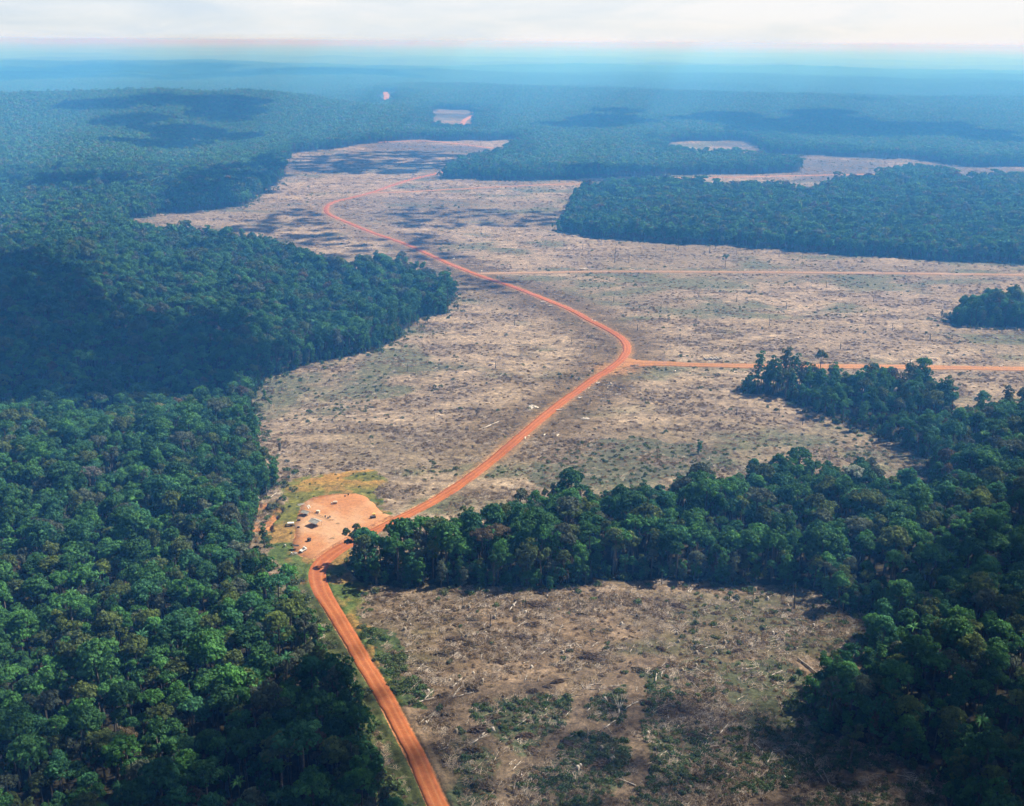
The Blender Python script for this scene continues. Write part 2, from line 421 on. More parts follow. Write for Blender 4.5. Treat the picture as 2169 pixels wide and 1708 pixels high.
M_SAND = road_mat('sandy_track', (0.265, 0.172, 0.100), (0.325, 0.23, 0.145), (0.175, 0.125, 0.08))
def pad_mat():
    m, nt, out = mat('orange_earth')
    tc = nd(nt, 'ShaderNodeTexCoord'); P = tc.outputs['Object']
    c = ramp(nt, noise_fac(nt, 0.035, 5.0, 0.6, P, 0.8), [(0.3, (0.315, 0.130, 0.052)), (0.46, (0.36, 0.172, 0.076)), (0.68, (0.42, 0.265, 0.155))])
    f = ramp(nt, noise_fac(nt, 0.6, 6.0, 0.72, P), [(0.28, 0.62), (0.5, 1.0), (0.75, 1.18)])
    wv = nd(nt, 'ShaderNodeTexWave'); wv.inputs['Scale'].default_value = 0.12; wv.inputs['Distortion'].default_value = 3.0; wv.inputs['Detail'].default_value = 3.0
    mp = nd(nt, 'ShaderNodeMapping'); mp.inputs['Rotation'].default_value = (0, 0, R(-35)); nt.links.new(P, mp.inputs[0]); nt.links.new(mp.outputs[0], wv.inputs['Vector'])
    f3 = ramp(nt, wv.outputs['Fac'], [(0.0, 0.92), (0.5, 1.0), (1.0, 1.0)])
    c = mul(nt, c, f)
    b = nd(nt, 'ShaderNodeBsdfPrincipled'); b.inputs['Roughness'].default_value = 0.95; b.inputs['Specular IOR Level'].default_value = 0.05
    nt.links.new(c, b.inputs['Base Color'])
    bp = nd(nt, 'ShaderNodeBump'); bp.inputs['Strength'].default_value = 0.5; bp.inputs['Distance'].default_value = 0.25
    nt.links.new(noise_fac(nt, 0.5, 6.0, 0.65, P), bp.inputs['Height']); nt.links.new(bp.outputs[0], b.inputs['Normal'])
    nt.links.new(b.outputs[0], out.inputs['Surface'])
    return m
M_PAD = pad_mat()

# ----------------------------------------------------------------- the land
def build_ground():
    rad = np.concatenate([[0.6, 40, 120], np.geomspace(225, 1500, 760), np.geomspace(1500, 60000, 420)[1:], [80000, 120000, 200000, 320000]])
    fine = np.radians(np.linspace(-31, 31, 940))
    coarse = np.radians(np.concatenate([np.linspace(31, 329, 60)[1:-1]]))
    th = np.concatenate([fine, coarse])
    nr, nt_ = len(rad), len(th)
    RR, TT = np.meshgrid(rad, th, indexing='ij')
    X = RR * np.sin(TT); Y = RR * np.cos(TT)
    near = (RR < 4600) & (np.abs(TT) < R(31.5))
    xs, ys = X[near], Y[near]
    Z = H(X, Y)
    clr = np.zeros(X.shape); clr[near] = cleared(xs, ys)
    bend_y = ground([(670, 1235)])[0][1]
    dr = np.full(xs.shape, 1e9); dr_s = np.full(xs.shape, 1e9)
    dr = dist_lines(xs, ys, [MAINROAD]); dr_s = dist_lines(xs, ys, [r for r, _ in ROADS[1:]])
    dt = dist_lines(xs, ys, TRACKS)
    pad = inside(xs, ys, PADP); wob = 3.0
    gx = xs + 4 * vnoise(xs / 11, ys / 11, 61) + 2 * vnoise(xs / 3, ys / 3, 63); gy = ys + 4 * vnoise(xs / 11, ys / 11, 62) + 2 * vnoise(xs / 3, ys / 3, 64)
    gr = inside(gx, gy, GRASS); bank = inside(gx, gy, BANK); bush = inside(gx, gy, BUSHES); low = inside(gx, gy, GREENLOW)
    rr = np.hypot(xs, ys)
    n1 = fbm(xs * .6, ys, 90, 4, 101); n2 = fbm(xs * .5 + ys * .1, ys, 20, 4, 111, 0.62); n3 = fbm(xs * .6, ys, 6, 3, 121, 0.65); n4 = fbm(xs + 500, ys, 300, 3, 131)
    # clearing: dry straw, grey-brown litter, patches of green regrowth and darker far ground
    light = np.array([0.375, 0.292, 0.205]); tan = np.array([0.255, 0.196, 0.134]); brown = np.array([0.140, 0.106, 0.070]); green = np.array([0.112, 0.124, 0.070]); darkish = np.array([0.095, 0.082, 0.076])
    def mixc(a, b, t): return a + (b - a) * t[:, None]
    C = np.tile(tan, (len(xs), 1))
    C = mixc(C, np.tile(light, (len(xs), 1)), sstep(-0.1, 0.6, n2 * .8 + 0.7 * n3 + 0.35 * n1))
    C = mixc(C, np.tile(brown, (len(xs), 1)), 0.75 * sstep(0.05, 0.6, -n2 * .7 - 0.9 * n3 + 0.15 * n1))
    nw = fbm(xs * .7, ys, 170, 3, 145)
    C = mixc(C, np.tile(np.array([0.165, 0.135, 0.085]), (len(xs), 1)), 0.6 * sstep(0.0, 0.4, nw + .25 * n2))
    C = mixc(C, np.tile(green, (len(xs), 1)), 0.85 * sstep(0.02, 0.42, n1 * 0.8 + 0.55 * fbm(xs * .6, ys, 30, 3, 141)) )
    C = mixc(C, np.tile(darkish, (len(xs), 1)), sstep(1500, 2300, rr) * 0.8 * sstep(-0.05, 0.3, n4 + 0.3 * n1))  # dark grey tone mixed in by noise, only far out
    nb = sstep(660, 420, rr)                                        # the near clearing: browner earth, darkening towards the camera
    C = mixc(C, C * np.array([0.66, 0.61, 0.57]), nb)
    C = mixc(C, np.tile(np.array([0.066, 0.084, 0.044]), (len(xs), 1)), low * 0.85 * sstep(-0.25, 0.25, n2 + 0.5 * n1 + 0.25) * sstep(2.5, 6, dt))
    C = mixc(C, np.tile(np.array([0.160, 0.118, 0.080]), (len(xs), 1)), 0.9 * sstep(4.8, 2.4, dt))
    # scraped brown shoulders along the roads
    sh = sstep(62, 14, dr + 16 * n2 + 14 * n1) * sstep(640, 760, rr) * sstep(1900, 1300, rr)
    C = mixc(C, np.array([0.115, 0.082, 0.046]) * (1 + .5 * n3)[:, None], 0.85 * sh)
    gm = sstep(-.25, .25, n2 + .5 * n1 + .25) * inside(gx, gy, GREENMID)
    C = mixc(C, np.tile(np.array([0.085, 0.098, 0.062]), (len(xs), 1)), .8 * gm)  # dark regrowth green, with the cloud shadow there painted into the tone
    sh2 = sstep(14, 4, dr_s + 4 * n2)
    C = mixc(C, np.tile(np.array([0.27, 0.185, 0.115]), (len(xs), 1)), 0.7 * sh2)
    ed = sstep(9.5, 4.0, dr + 2.5 * n3)
    C = mixc(C, np.tile(np.array([0.30, 0.175, 0.085]), (len(xs), 1)), 0.7 * ed * (rr > 640))
    jn = gauss(xs, ys, *ground([(1305, 782)])[0], 16, 14)
    C = mixc(C, np.tile(np.array([0.40, 0.21, 0.09]), (len(xs), 1)), np.clip(jn * 1.5, 0, 1) * 0.8)
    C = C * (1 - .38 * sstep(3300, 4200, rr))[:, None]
    # forest floor
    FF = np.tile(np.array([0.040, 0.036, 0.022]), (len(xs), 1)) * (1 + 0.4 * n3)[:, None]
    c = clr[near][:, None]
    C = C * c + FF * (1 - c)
    g = np.tile(np.array([0.150, 0.150, 0.036]), (len(xs), 1)) * (1 + .5 * n3)[:, None]
    g = mixc(g, np.tile(np.array([0.085, 0.122, 0.036]), (len(xs), 1)), sstep(-0.1, 0.35, n1 + 0.6 * n2 + .4 * n3))
    gtop = sstep(*np.sort(ground([(700, 1046), (700, 1012)])[:, 1]), ys)
    g = mixc(g, np.tile(np.array([0.36, 0.20, 0.060]), (len(xs), 1)), gtop * 0.95 * sstep(-0.05, 0.3, fbm(xs, ys, 14, 4, 151) + 0.5 * n3 + 0.12))
    g = mixc(g, np.tile(np.array([0.30, 0.17, 0.06]), (len(xs), 1)), (1 - gtop) * 0.75 * sstep(0.0, 0.35, fbm(xs, ys, 12, 3, 152)))
    vg = sstep(30, 20, dr + 3 * n3) * (ys < bend_y) * (xs < np.interp(ys, MAINROAD[:150, 1], MAINROAD[:150, 0]))
    C = mixc(C, np.tile(np.array([0.072, 0.085, 0.032]), (len(xs), 1)) * (1 + .6 * n3)[:, None], vg)
    C = np.where(gr[:, None], g, C)
    bk = mixc(np.tile(np.array([0.42, 0.19, 0.075]), (len(xs), 1)), np.tile(np.array([0.13, 0.11, 0.04]), (len(xs), 1)), sstep(-0.1, 0.35, fbm(xs, ys, 8, 3, 161)))
    C = np.where(bank[:, None], bk, C)
    C = np.where(bush[:, None] & (n2 > -.2)[:, None], np.array([0.060, 0.085, 0.035]), C)
    C = np.where((pad | (dr < 4.0))[:, None], np.array([0.42, 0.19, 0.085]), C)
    tone = np.zeros(X.shape + (4,)); tone[..., 3] = 1
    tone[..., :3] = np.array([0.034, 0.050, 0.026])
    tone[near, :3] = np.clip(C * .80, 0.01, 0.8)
    # litter relief in the clearing, none on roads, pad or verge
    calm = np.clip(np.minimum(np.minimum(dr, dr_s) - 7, 10) / 10, 0, 1) * (~pad) * (1 - 0.85 * gr)
    mic = (0.38 * n3 + 0.25 * np.maximum(n2, -0.2)) * calm * clr[near] * sstep(2600, 1200, rr)
    zz = Z[near] + mic
    zz -= 3.2 * bank * np.clip(1, 0, 1) * (0.5 + 0.5 * fbm(xs, ys, 10, 2, 171))
    zz = np.where(pad, np.minimum(zz, H(xs, ys)), zz)
    zz += 0.5 * sstep(8, 5.6, dr) * sstep(3.6, 5.0, dr) * (rr < 720)
    Z[near] = zz
    V = np.stack([X, Y, Z], -1).reshape(-1, 3)
    global GZMIN
    GZMIN = float(Z.min())
    i = np.arange(nr - 1)[:, None]; j = np.arange(nt_)[None, :]
    a = i * nt_ + j; b = i * nt_ + (j + 1) % nt_
    F = np.stack([a, b, b + nt_, a + nt_], -1).reshape(-1, 4)[:, ::-1]
    me = mk_mesh('ground', V, np.ascontiguousarray(F), {'tone': ('POINT', 'FLOAT_COLOR', tone.reshape(-1, 4))}, smooth=True)
    return link('ground', me, M_GROUND)
g_ob = build_ground(); tag(g_ob, kind='structure', label='cleared brown earth and forest floor stretching to the horizon')

def ribbon(name, L, half, material, lift, widen=None):
    L = np.asarray(L)
    t = np.gradient(L, axis=0); t /= np.linalg.norm(t, axis=1)[:, None] + 1e-9
    nrm = np.stack([t[:, 1], -t[:, 0]], 1)
    s = np.concatenate([[0], np.cumsum(np.linalg.norm(np.diff(L, axis=0), axis=1))])
    w = np.full(len(L), half) * (1 + 0.15 * vnoise(s / 14, s * 0 + 1.7, 77) + 0.10 * vnoise(s / 4.0, s * 0, 78))
    w2 = np.full(len(L), half) * (1 + 0.15 * vnoise(s / 14, s * 0 + 5.7, 79) + 0.10 * vnoise(s / 4.0, s * 0 + 3, 80))
    if widen is not None:
        k = widen(L); w = w * k; w2 = w2 * k
    cols = np.array([-1.06, -1, -0.66, -0.33, 0, 0.33, 0.66, 1, 1.06]); up = np.array([-0.7, 0, 0.04, 0.05, 0.07, 0.05, 0.04, 0, -0.7])
    V = []
    for c, u in zip(cols, up):
        p = L + nrm * (c * (w if c < 0 else w2))[:, None]
        V.append(np.stack([p[:, 0], p[:, 1], H(p[:, 0], p[:, 1]) + lift + u], 1))
    V = np.stack(V, 1); n, k = V.shape[:2]
    a = (np.arange(n - 1)[:, None] * k + np.arange(k - 1)[None]).ravel()
    F = np.stack([a, a + 1, a + 1 + k, a + k], 1)
    acr = np.tile((cols + 1.06) / 2.12, n)
    o = link(name, mk_mesh(name, V.reshape(-1, 3), F, {'across': ('POINT', 'FLOAT', acr)}, smooth=True), material)
    return o
bend = ground([(674, 1212)])[0]
tag(ribbon('red_dirt_road', MAINROAD, 3.5, M_RED, 0.30, lambda L: (1 - .18 * sstep(1000, 1500, np.hypot(L[:, 0], L[:, 1]))) * (1 + 0.75 * np.exp(-((L - bend) ** 2).sum(1) / 26 ** 2))), 'red laterite road winding from the bottom edge into the far clearing', kind='structure')
RN = ['dirt_road', 'dirt_road', 'dirt_road', 'dirt_road', 'dirt_path', 'dirt_path', 'dirt_path']
RLAB = ['orange side road leaving the sharp bend of the red road', 'sandy side road crossing the middle of the wide clearing', 'pale side road in the far clearing ending at the forest',
        'orange track behind the far right wood', 'pale track on the crest of the far dark clearing', 'orange strip across the small far square clearing', 'track in the distant pinkish clearing']
for (L, hw), nm, lb in zip(ROADS[1:], RN, RLAB):
    tag(ribbon(nm, L, hw, M_SAND if L is SIDE2 else M_ORANGE, 0.22, (lambda L: 1 + 1.3 * np.exp(-np.hypot(*(L - L[0]).T) / 14)) if L is SIDE1 else None), lb, kind='structure')

def pad_sheet():
    P = PADP
    Q = []
    for i in range(len(P)):
        a, b = P[i], P[(i + 1) % len(P)]
        n = max(1, int(np.hypot(*(b - a)) / 2.5))
        for k in range(n): Q.append(a + (b - a) * k / n)
    Q = np.array(Q)
    for _ in range(4): Q = (np.roll(Q, 1, 0) + 2 * Q + np.roll(Q, -1, 0)) / 4
    c = Q.mean(0)
    d = Q - c; L = np.linalg.norm(d, axis=1)
    L2 = L + 1.3 * vnoise(Q[:, 0] / 5, Q[:, 1] / 5, 91)
    Q = c + d * (L2 / L)[:, None]
    rings = [1.015, 1.0, 0.8, 0.6, 0.4, 0.2]; V = []
    for k, f in enumerate(rings):
        p = c + (Q - c) * f
        V.append(np.stack([p[:, 0], p[:, 1], H(p[:, 0], p[:, 1]) + (0.20 if k else -0.5) + 0.0 * p[:, 0]], 1))
    n = len(Q); V = np.concatenate(V + [np.array([[c[0], c[1], H(c[0], c[1]) + 0.2]])])
    F = []
    for k in range(len(rings) - 1):
        i = np.arange(n); j = (i + 1) % n
        F.append(np.stack([i + k * n, j + k * n, j + (k + 1) * n, i + (k + 1) * n], 1))
    i = np.arange(n); j = (i + 1) % n; k = len(rings) - 1
    T3 = np.stack([i + k * n, j + k * n, np.full(n, n * len(rings))], 1)
    return link('dirt_yard', mk_mesh('dirt_yard', V, [np.concatenate(F), T3], smooth=True), M_PAD)
tag(pad_sheet(), 'bare orange earth yard beside the bend of the red road', kind='structure')

# ----------------------------------------------------------------- foliage building blocks
def leaf_quads(rg, P, N, size, jit=0.6):
    """quads centred at P facing N"""
    n = len(P)
    N = N / (np.linalg.norm(N, axis=1)[:, None] + 1e-9) + jit * rg.normal(size=(n, 3)); N /= np.linalg.norm(N, axis=1)[:, None] + 1e-9
    A = np.cross(N, rg.normal(size=(n, 3))); A /= np.linalg.norm(A, axis=1)[:, None] + 1e-9
    B = np.cross(N, A)
    s = size * rg.uniform(0.55, 1.35, size=(n, 1))
    A = A * s * 0.62; B = B * s * 0.5
    bend = N * s * 0.14
    V = np.stack([P - A, P - B * 0.9 + bend, P + A, P + B * 0.9 + bend], 1).reshape(-1, 3)
    return V

def lobes_leaves(rg, cent, rad, n, size, up=-0.25, squash=0.8, jit=0.42):
    w = rad ** 2 / (rad ** 2).sum()
    P = []; N = []; TI = []
    for c, r, k in zip(cent, rad, np.maximum(6, (w * n).astype(int))):
        d = rg.normal(size=(k * 3, 3)); d /= np.linalg.norm(d, axis=1)[:, None]
        d = d[d[:, 2] > up][:k]
        # clumps inside the lobe
        q = rg.normal(size=(max(4, k // 16), 3)); q /= np.linalg.norm(q, axis=1)[:, None]
        near = q[np.argmax(d @ q.T, axis=1)]
        d2 = d * 0.62 + near * 0.55; d2 /= np.linalg.norm(d2, axis=1)[:, None]
        rr = r * (0.78 + 0.28 * rg.random(len(d))) * (0.88 + 0.3 * np.clip((d * near).sum(1), 0, 1) ** 6)
        P.append(c + d2 * rr[:, None] * np.array([1, 1, squash])); N.append(d2)
        TI.append(np.clip(0.5 + 0.22 * rg.normal() + 0.16 * rg.normal(size=len(d)), 0, 1))
    P = np.concatenate(P); N = np.concatenate(N); TI = np.concatenate(TI)
    return leaf_quads(rg, P, N, size, jit), TI

def crown_lobes(rg, shape, Rc, top, base):
    """lobe centres and radii"""
    C = []; Q = []
    h = top - base
    if shape == 'dome':
        n = rg.integers(9, 14)
        for k in range(n):
            a = k * 2.4 + rg.uniform(-.4, .4); f = math.sqrt((k + 0.5) / n)
            q = Rc * rg.uniform(0.28, 0.43); f = min(.98, f * rg.uniform(.85, 1.12))
            C.append([math.cos(a) * f * (Rc - q * .7), math.sin(a) * f * (Rc - q * .7), base + h * (0.86 - 0.55 * f * f + rg.uniform(-.17, .13)) - q * .5]); Q.append(q)
    elif shape == 'umbrella':
        n = rg.integers(12, 16)
        for k in range(n):
            a = k * 2.4 + rg.uniform(-.4, .4); f = math.sqrt((k + 0.5) / n)
            q = Rc * rg.uniform(0.22, 0.33)
            C.append([math.cos(a) * f * (Rc - q * .6), math.sin(a) * f * (Rc - q * .6), top - q * .7 - h * 0.22 * f * f + rg.uniform(-.4, .4)]); Q.append(q)
    elif shape == 'tall':
        n = rg.integers(9, 13)
        for k in range(n):
            t = (k + 0.5) / n; a = k * 2.4 + rg.uniform(-.5, .5)
            q = Rc * rg.uniform(0.42, 0.62) * (0.75 + 0.5 * math.sin(math.pi * t))
            C.append([math.cos(a) * Rc * .45, math.sin(a) * Rc * .45, base + h * t - q * .2]); Q.append(q)
    elif shape == 'ragged':
        n = rg.integers(8, 12)
        for k in range(n):
            a = rg.uniform(0, 6.28); f = math.sqrt(rg.random())
            q = Rc * rg.uniform(0.2, 0.36)
            C.append([math.cos(a) * f * Rc * .85, math.sin(a) * f * Rc * .85, base + h * rg.uniform(0.15, 0.95) - q * .3]); Q.append(q)
    return np.array(C), np.array(Q)

def trunk_mb(rg, top, base, C, r0=0.42, limbs=6):
    m = MB()
    lean = rg.normal(size=2) * 0.5
    hub = np.array([lean[0], lean[1], base + (top - base) * 0.25])
    m.bent([np.array([0, 0, -1.5]), np.array([lean[0] * .4, lean[1] * .4, base * .5]), hub, np.array([lean[0] * 1.2, lean[1] * 1.2, base + (top - base) * .7])], [r0 * 1.35, r0, r0 * .7, r0 * .25], 7)
    for c in C[:limbs]:
        mid = (hub + c) / 2 + np.array([0, 0, -0.4])
        m.bent([hub, mid, c], [r0 * .45, r0 * .3, r0 * .1], 5)
    return m

SPEC = [  # shape, crown radius, top, crown base, leaves, leaf size
    ('dome', 5.4, 22, 12.5, 3600, 0.64), ('dome', 6.4, 24, 14, 4500, 0.68), ('dome', 4.4, 20, 11, 2700, 0.60), ('umbrella', 6.8, 25, 17, 3600, 0.66),
    ('tall', 3.2, 22, 8, 2700, 0.60), ('ragged', 5.2, 22, 11, 2600, 0.66), ('tall', 2.6, 18, 3.5, 2300, 0.60), ('dome', 3.0, 12, 4, 1700, 0.58),
    ('ragged', 4.2, 23, 9, 1900, 0.74), ('dome', 7.4, 27, 17, 5200, 0.70), ('tall', 2.2, 11, 1.0, 1500, 0.58), ('umbrella', 5.0, 21, 14, 2600, 0.60), ('palm', 3.6, 18, 15, 0, 0.5)]
SHAPEWORD = ['round', 'broad', 'small', 'flat', 'slender', 'ragged', 'narrow', 'bushy', 'thin', 'huge', 'columnar', 'flattish', 'spiky palm-like']
CROWN = []; TRUNK = []; WHOLE = []
src_tree = bpy.data.collections.new('tree_sources')
for i, (sh, Rc, top, base, nl, ls) in enumerate(SPEC):
    rg = np.random.default_rng(100 + i)
    if sh == 'palm':
        V = []; ti = []
        for k in range(17):
            a = k * 2.4 + rg.uniform(-.2, .2); el0 = rg.uniform(.15, 1.25); L = Rc * rg.uniform(.85, 1.15); wd = .5
            pv_ = np.array([0, 0, top - 1.2]); d = np.array([math.cos(a) * math.cos(el0), math.sin(a) * math.cos(el0), math.sin(el0)]); sd_ = np.array([-math.sin(a), math.cos(a), 0])
            for j in range(6):
                nx_ = pv_ + d * L / 6; w0 = wd * (1 - abs(j - 2.2) / 5); w1 = wd * (1 - abs(j + 1 - 2.2) / 5); dr_ = np.array([0, 0, -.28])
                for sg in (-1, 1): V += [pv_, nx_, nx_ + sd_ * sg * w1 + dr_, pv_ + sd_ * sg * w0 + dr_]; ti.append(rg.uniform(.35, .8))
                pv_ = nx_; d = d + np.array([0, 0, -.27]); d /= np.linalg.norm(d)
        V = np.array(V); ti = np.array(ti); C = np.zeros((0, 3))
    else:
        C, Q = crown_lobes(rg, sh, Rc, top, base)
        V, ti = lobes_leaves(rg, C, Q, nl, ls, up=-0.35, squash=0.78)
    nq = len(V) // 4
    cm = mk_mesh('crown_%d' % i, V, np.arange(nq * 4).reshape(-1, 4), {'tint': ('FACE', 'FLOAT', ti[:nq])})
    cm.materials.append(M_LEAF_OBJ); CROWN.append(cm)
    tb = trunk_mb(rg, top, base, C, 0.30 + 0.02 * Rc)
    tm = tb.mesh('trunk_%d' % i, smooth=True); tm.materials.append(M_TRUNK); TRUNK.append(tm)
    # the same tree as one mesh, for the uncounted forest
    Vt = np.concatenate(tb.V); Qt = np.concatenate(tb.Q); Tt = np.concatenate(tb.T)
    nv = len(V)
    wm = mk_mesh('forest_tree_%d' % i, np.concatenate([V, Vt]), [np.arange(nq * 4).reshape(-1, 4), Qt + nv, Tt + nv],
                 {'tint': ('FACE', 'FLOAT', np.concatenate([ti[:nq], np.full(len(Qt) + len(Tt), .5)]))})
    wm.materials.append(M_LEAF_MASS); wm.materials.append(M_TRUNK)
    mi = np.zeros(nq + len(Qt) + len(Tt), dtype=np.int32); mi[nq:] = 1
    wm.polygons.foreach_set('material_index', mi)
    o = bpy.data.objects.new('src_%02d' % i, wm); src_tree.objects.link(o); WHOLE.append(o)
NSINGLE = len(SPEC)
# mid distance trees: fewer, larger leaves
for i, (sh, Rc, top, base, nl, ls) in enumerate(SPEC[:6]):
    rg = np.random.default_rng(300 + i)
    C, Q = crown_lobes(rg, sh, Rc, top, base)
    V, ti = lobes_leaves(rg, C, Q, 330, 1.9, up=-0.3, squash=0.8, jit=0.4)
    nq = len(V) // 4
    tb = MB().tube([0, 0, -1], [0, 0, base + 3], .5, .3, 5)
    Vt = np.concatenate(tb.V); Qt = np.concatenate(tb.Q); Tt = np.concatenate(tb.T); nv = len(V)
    wm = mk_mesh('mid_tree_%d' % i, np.concatenate([V, Vt]), [np.arange(nq * 4).reshape(-1, 4), Qt + nv, Tt + nv], {'tint': ('FACE', 'FLOAT', np.concatenate([ti[:nq], np.full(len(Qt) + len(Tt), .5)]))})
    wm.materials.append(M_LEAF_MASS); wm.materials.append(M_TRUNK)
    mi = np.zeros(nq + len(Qt) + len(Tt), dtype=np.int32); mi[nq:] = 1; wm.polygons.foreach_set('material_index', mi)
    o = bpy.data.objects.new('src_%02d' % (NSINGLE + i), wm); src_tree.objects.link(o)
NMID = 6
# far patches of canopy, 100 m square
PATCH = 100.0
NPATCH = 5
for k in range(NPATCH):
    rg = np.random.default_rng(500 + k)
    VV = []; TI = []; ID = []
    s = 8.2
    n = int(PATCH / s)
    for a in range(n):
        for b in range(n):
            x = (a + rg.uniform(0.1, .9)) * s - PATCH / 2; y = (b + rg.uniform(0.1, .9)) * s - PATCH / 2
            Rc = rg.uniform(3.2, 6.8); top = rg.uniform(17, 23) + (rg.random() < .08) * 5
            m = 34
            d = rg.normal(size=(m, 3)); d /= np.linalg.norm(d, axis=1)[:, None]; d[:, 2] = np.abs(d[:, 2]) - 0.15
            P = np.array([x, y, top - Rc * .75]) + d * np.array([Rc, Rc, Rc * .75]) * rg.uniform(.85, 1.08, size=(m, 1))
            v = leaf_quads(rg, P, d, 3.0, 0.3); VV.append(v); TI.append(np.clip(.5 + .2 * rg.normal(size=m) + .1 * rg.normal(), 0, 1)); ID.append(np.full(m, rg.random()))
    V = np.concatenate(VV); nq = len(V) // 4
    wm = mk_mesh('canopy_%d' % k, V, np.arange(nq * 4).reshape(-1, 4), {'tint': ('FACE', 'FLOAT', np.concatenate(TI)), 'treeid': ('FACE', 'FLOAT', np.concatenate(ID))})
    wm.materials.append(M_LEAF_FAR)
    o = bpy.data.objects.new('src_%02d' % (NSINGLE + NMID + k), wm); src_tree.objects.link(o)

def scatter(name, pts, idx, rot, scl, coll):
    me = mk_mesh(name, pts, [], {'idx': ('POINT', 'INT', idx), 'rot': ('POINT', 'FLOAT_VECTOR', rot), 'scl': ('POINT', 'FLOAT_VECTOR', scl)})
    o = link(name, me)
    ng = bpy.data.node_groups.new(name + '_nodes', 'GeometryNodeTree')
    ng.interface.new_socket('Geometry', in_out='INPUT', socket_type='NodeSocketGeometry'); ng.interface.new_socket('Geometry', in_out='OUTPUT', socket_type='NodeSocketGeometry')
    gi = ng.nodes.new('NodeGroupInput'); go = ng.nodes.new('NodeGroupOutput')
    ci = ng.nodes.new('GeometryNodeCollectionInfo'); ci.inputs['Collection'].default_value = coll
    ci.inputs['Separate Children'].default_value = True; ci.inputs['Reset Children'].default_value = True
    ip = ng.nodes.new('GeometryNodeInstanceOnPoints'); ip.inputs['Pick Instance'].default_value = True
    def na(nm, t):
        a = ng.nodes.new('GeometryNodeInputNamedAttribute'); a.data_type = t; a.inputs['Name'].default_value = nm
        return a.outputs['Attribute']
    ng.links.new(gi.outputs[0], ip.inputs['Points']); ng.links.new(ci.outputs[0], ip.inputs['Instance'])
    ng.links.new(na('idx', 'INT'), ip.inputs['Instance Index'])
    e2r = ng.nodes.new('FunctionNodeEulerToRotation'); ng.links.new(na('rot', 'FLOAT_VECTOR'), e2r.inputs[0])
    ng.links.new(e2r.outputs[0], ip.inputs['Rotation']); ng.links.new(na('scl', 'FLOAT_VECTOR'), ip.inputs['Scale'])
    ng.links.new(ip.outputs[0], go.inputs[0])
    md = o.modifiers.new('scatter', 'NODES'); md.node_group = ng
    return o

# ----------------------------------------------------------------- where the trees stand
def jitter_grid(x0, x1, y0, y1, s, rg, j=0.46):
    gx, gy = np.meshgrid(np.arange(x0, x1, s), np.arange(y0, y1, s))
    gx = gx + rg.uniform(-j, j, gx.shape) * s; gy = gy + rg.uniform(-j, j, gy.shape) * s
    return gx.ravel(), gy.ravel()

def in_sector(x, y, r0, r1, deg=30.0):
    r = np.hypot(x, y); a = np.degrees(np.arctan2(x, y))
    return (r > r0) & (r < r1) & (np.abs(a) < deg)

RSING = 2300.0
rgt = np.random.default_rng(21)
TX, TY, TI_, TS, TZR = [], [], [], [], []
def put(x, y, kind, s):
    TX.append(x); TY.append(y); TI_.append(kind); TS.append(s); TZR.append(rgt.uniform(0, 6.283, len(x)))

def edge_dist_ok(x, y, dmin):
    """True where the forest goes on for dmin in all directions"""
    ok = np.ones(x.shape, dtype=bool)
    for a in range(6):
        ok &= ~cleared(x + dmin * math.cos(a * 1.047), y + dmin * math.sin(a * 1.047))
    return ok

allroads = [r for r, _ in ROADS]
# canopy trees
x, y = jitter_grid(-1300, 1300, 225, RSING, 6.6, rgt)
m = in_sector(x, y, 225, RSING, 30.5)
x, y = x[m], y[m]
forest = ~cleared(x, y) & (dist_lines(x, y, allroads) > 10.5) & ~inside(x, y, PADP) & ~inside(x, y, GRASS)
x, y = x[forest], y[forest]
WIDESTRIP = poly([(1560, 800), (1700, 815), (1850, 825), (1960, 830), (2060, 850), (2060, 900), (1900, 935), (1800, 905), (1720, 868), (1640, 845), (1570, 835)])
thin = inside(x, y, WIDESTRIP) & (rgt.random(len(x)) < .35)
x, y = x[~thin], y[~thin]
inner = edge_dist_ok(x, y, 9.0)
p = rgt.random(len(x))
kinds = np.select([p < .17, p < .31, p < .44, p < .50, p < .56, p < .74, p < .80, p < .86, p < .90, p < .945], [0, 1, 2, 3, 4, 5, 7, 8, 9, 12], 11)
pe = rgt.random(len(x))
kinds = np.where(inner, kinds, np.select([pe < .34, pe < .55, pe < .68, pe < .80, pe < .9], [6, 4, 2, 8, 5], 0))
sc = np.where(inside(x, y, WIDESTRIP), .74, .87) * np.clip(np.where(rgt.random(len(x)) < .05, 1.28, 1.0) * rgt.normal(1.0, 0.18, len(x)) * (1 + .22 * vnoise(x / 17, y / 17, 881)), .6, 1.5)
put(x, y, kinds, sc)
EDGE_X, EDGE_Y = x[~inner], y[~inner]
# low growth that closes the wall of the forest edge
ex = np.repeat(EDGE_X, 4) + rgt.normal(0, 3.0, 4 * len(EDGE_X)); ey = np.repeat(EDGE_Y, 4) + rgt.normal(0, 3.0, 4 * len(EDGE_X))
m = ~cleared(ex, ey) & (rgt.random(len(ex)) < .8) & (dist_lines(ex, ey, allroads) > 7.5) & ~inside(ex, ey, PADP) & ~inside(ex, ey, GRASS)
put(ex[m], ey[m], np.where(rgt.random(m.sum()) < .6, 10, 7), rgt.uniform(.55, 1.1, m.sum()))
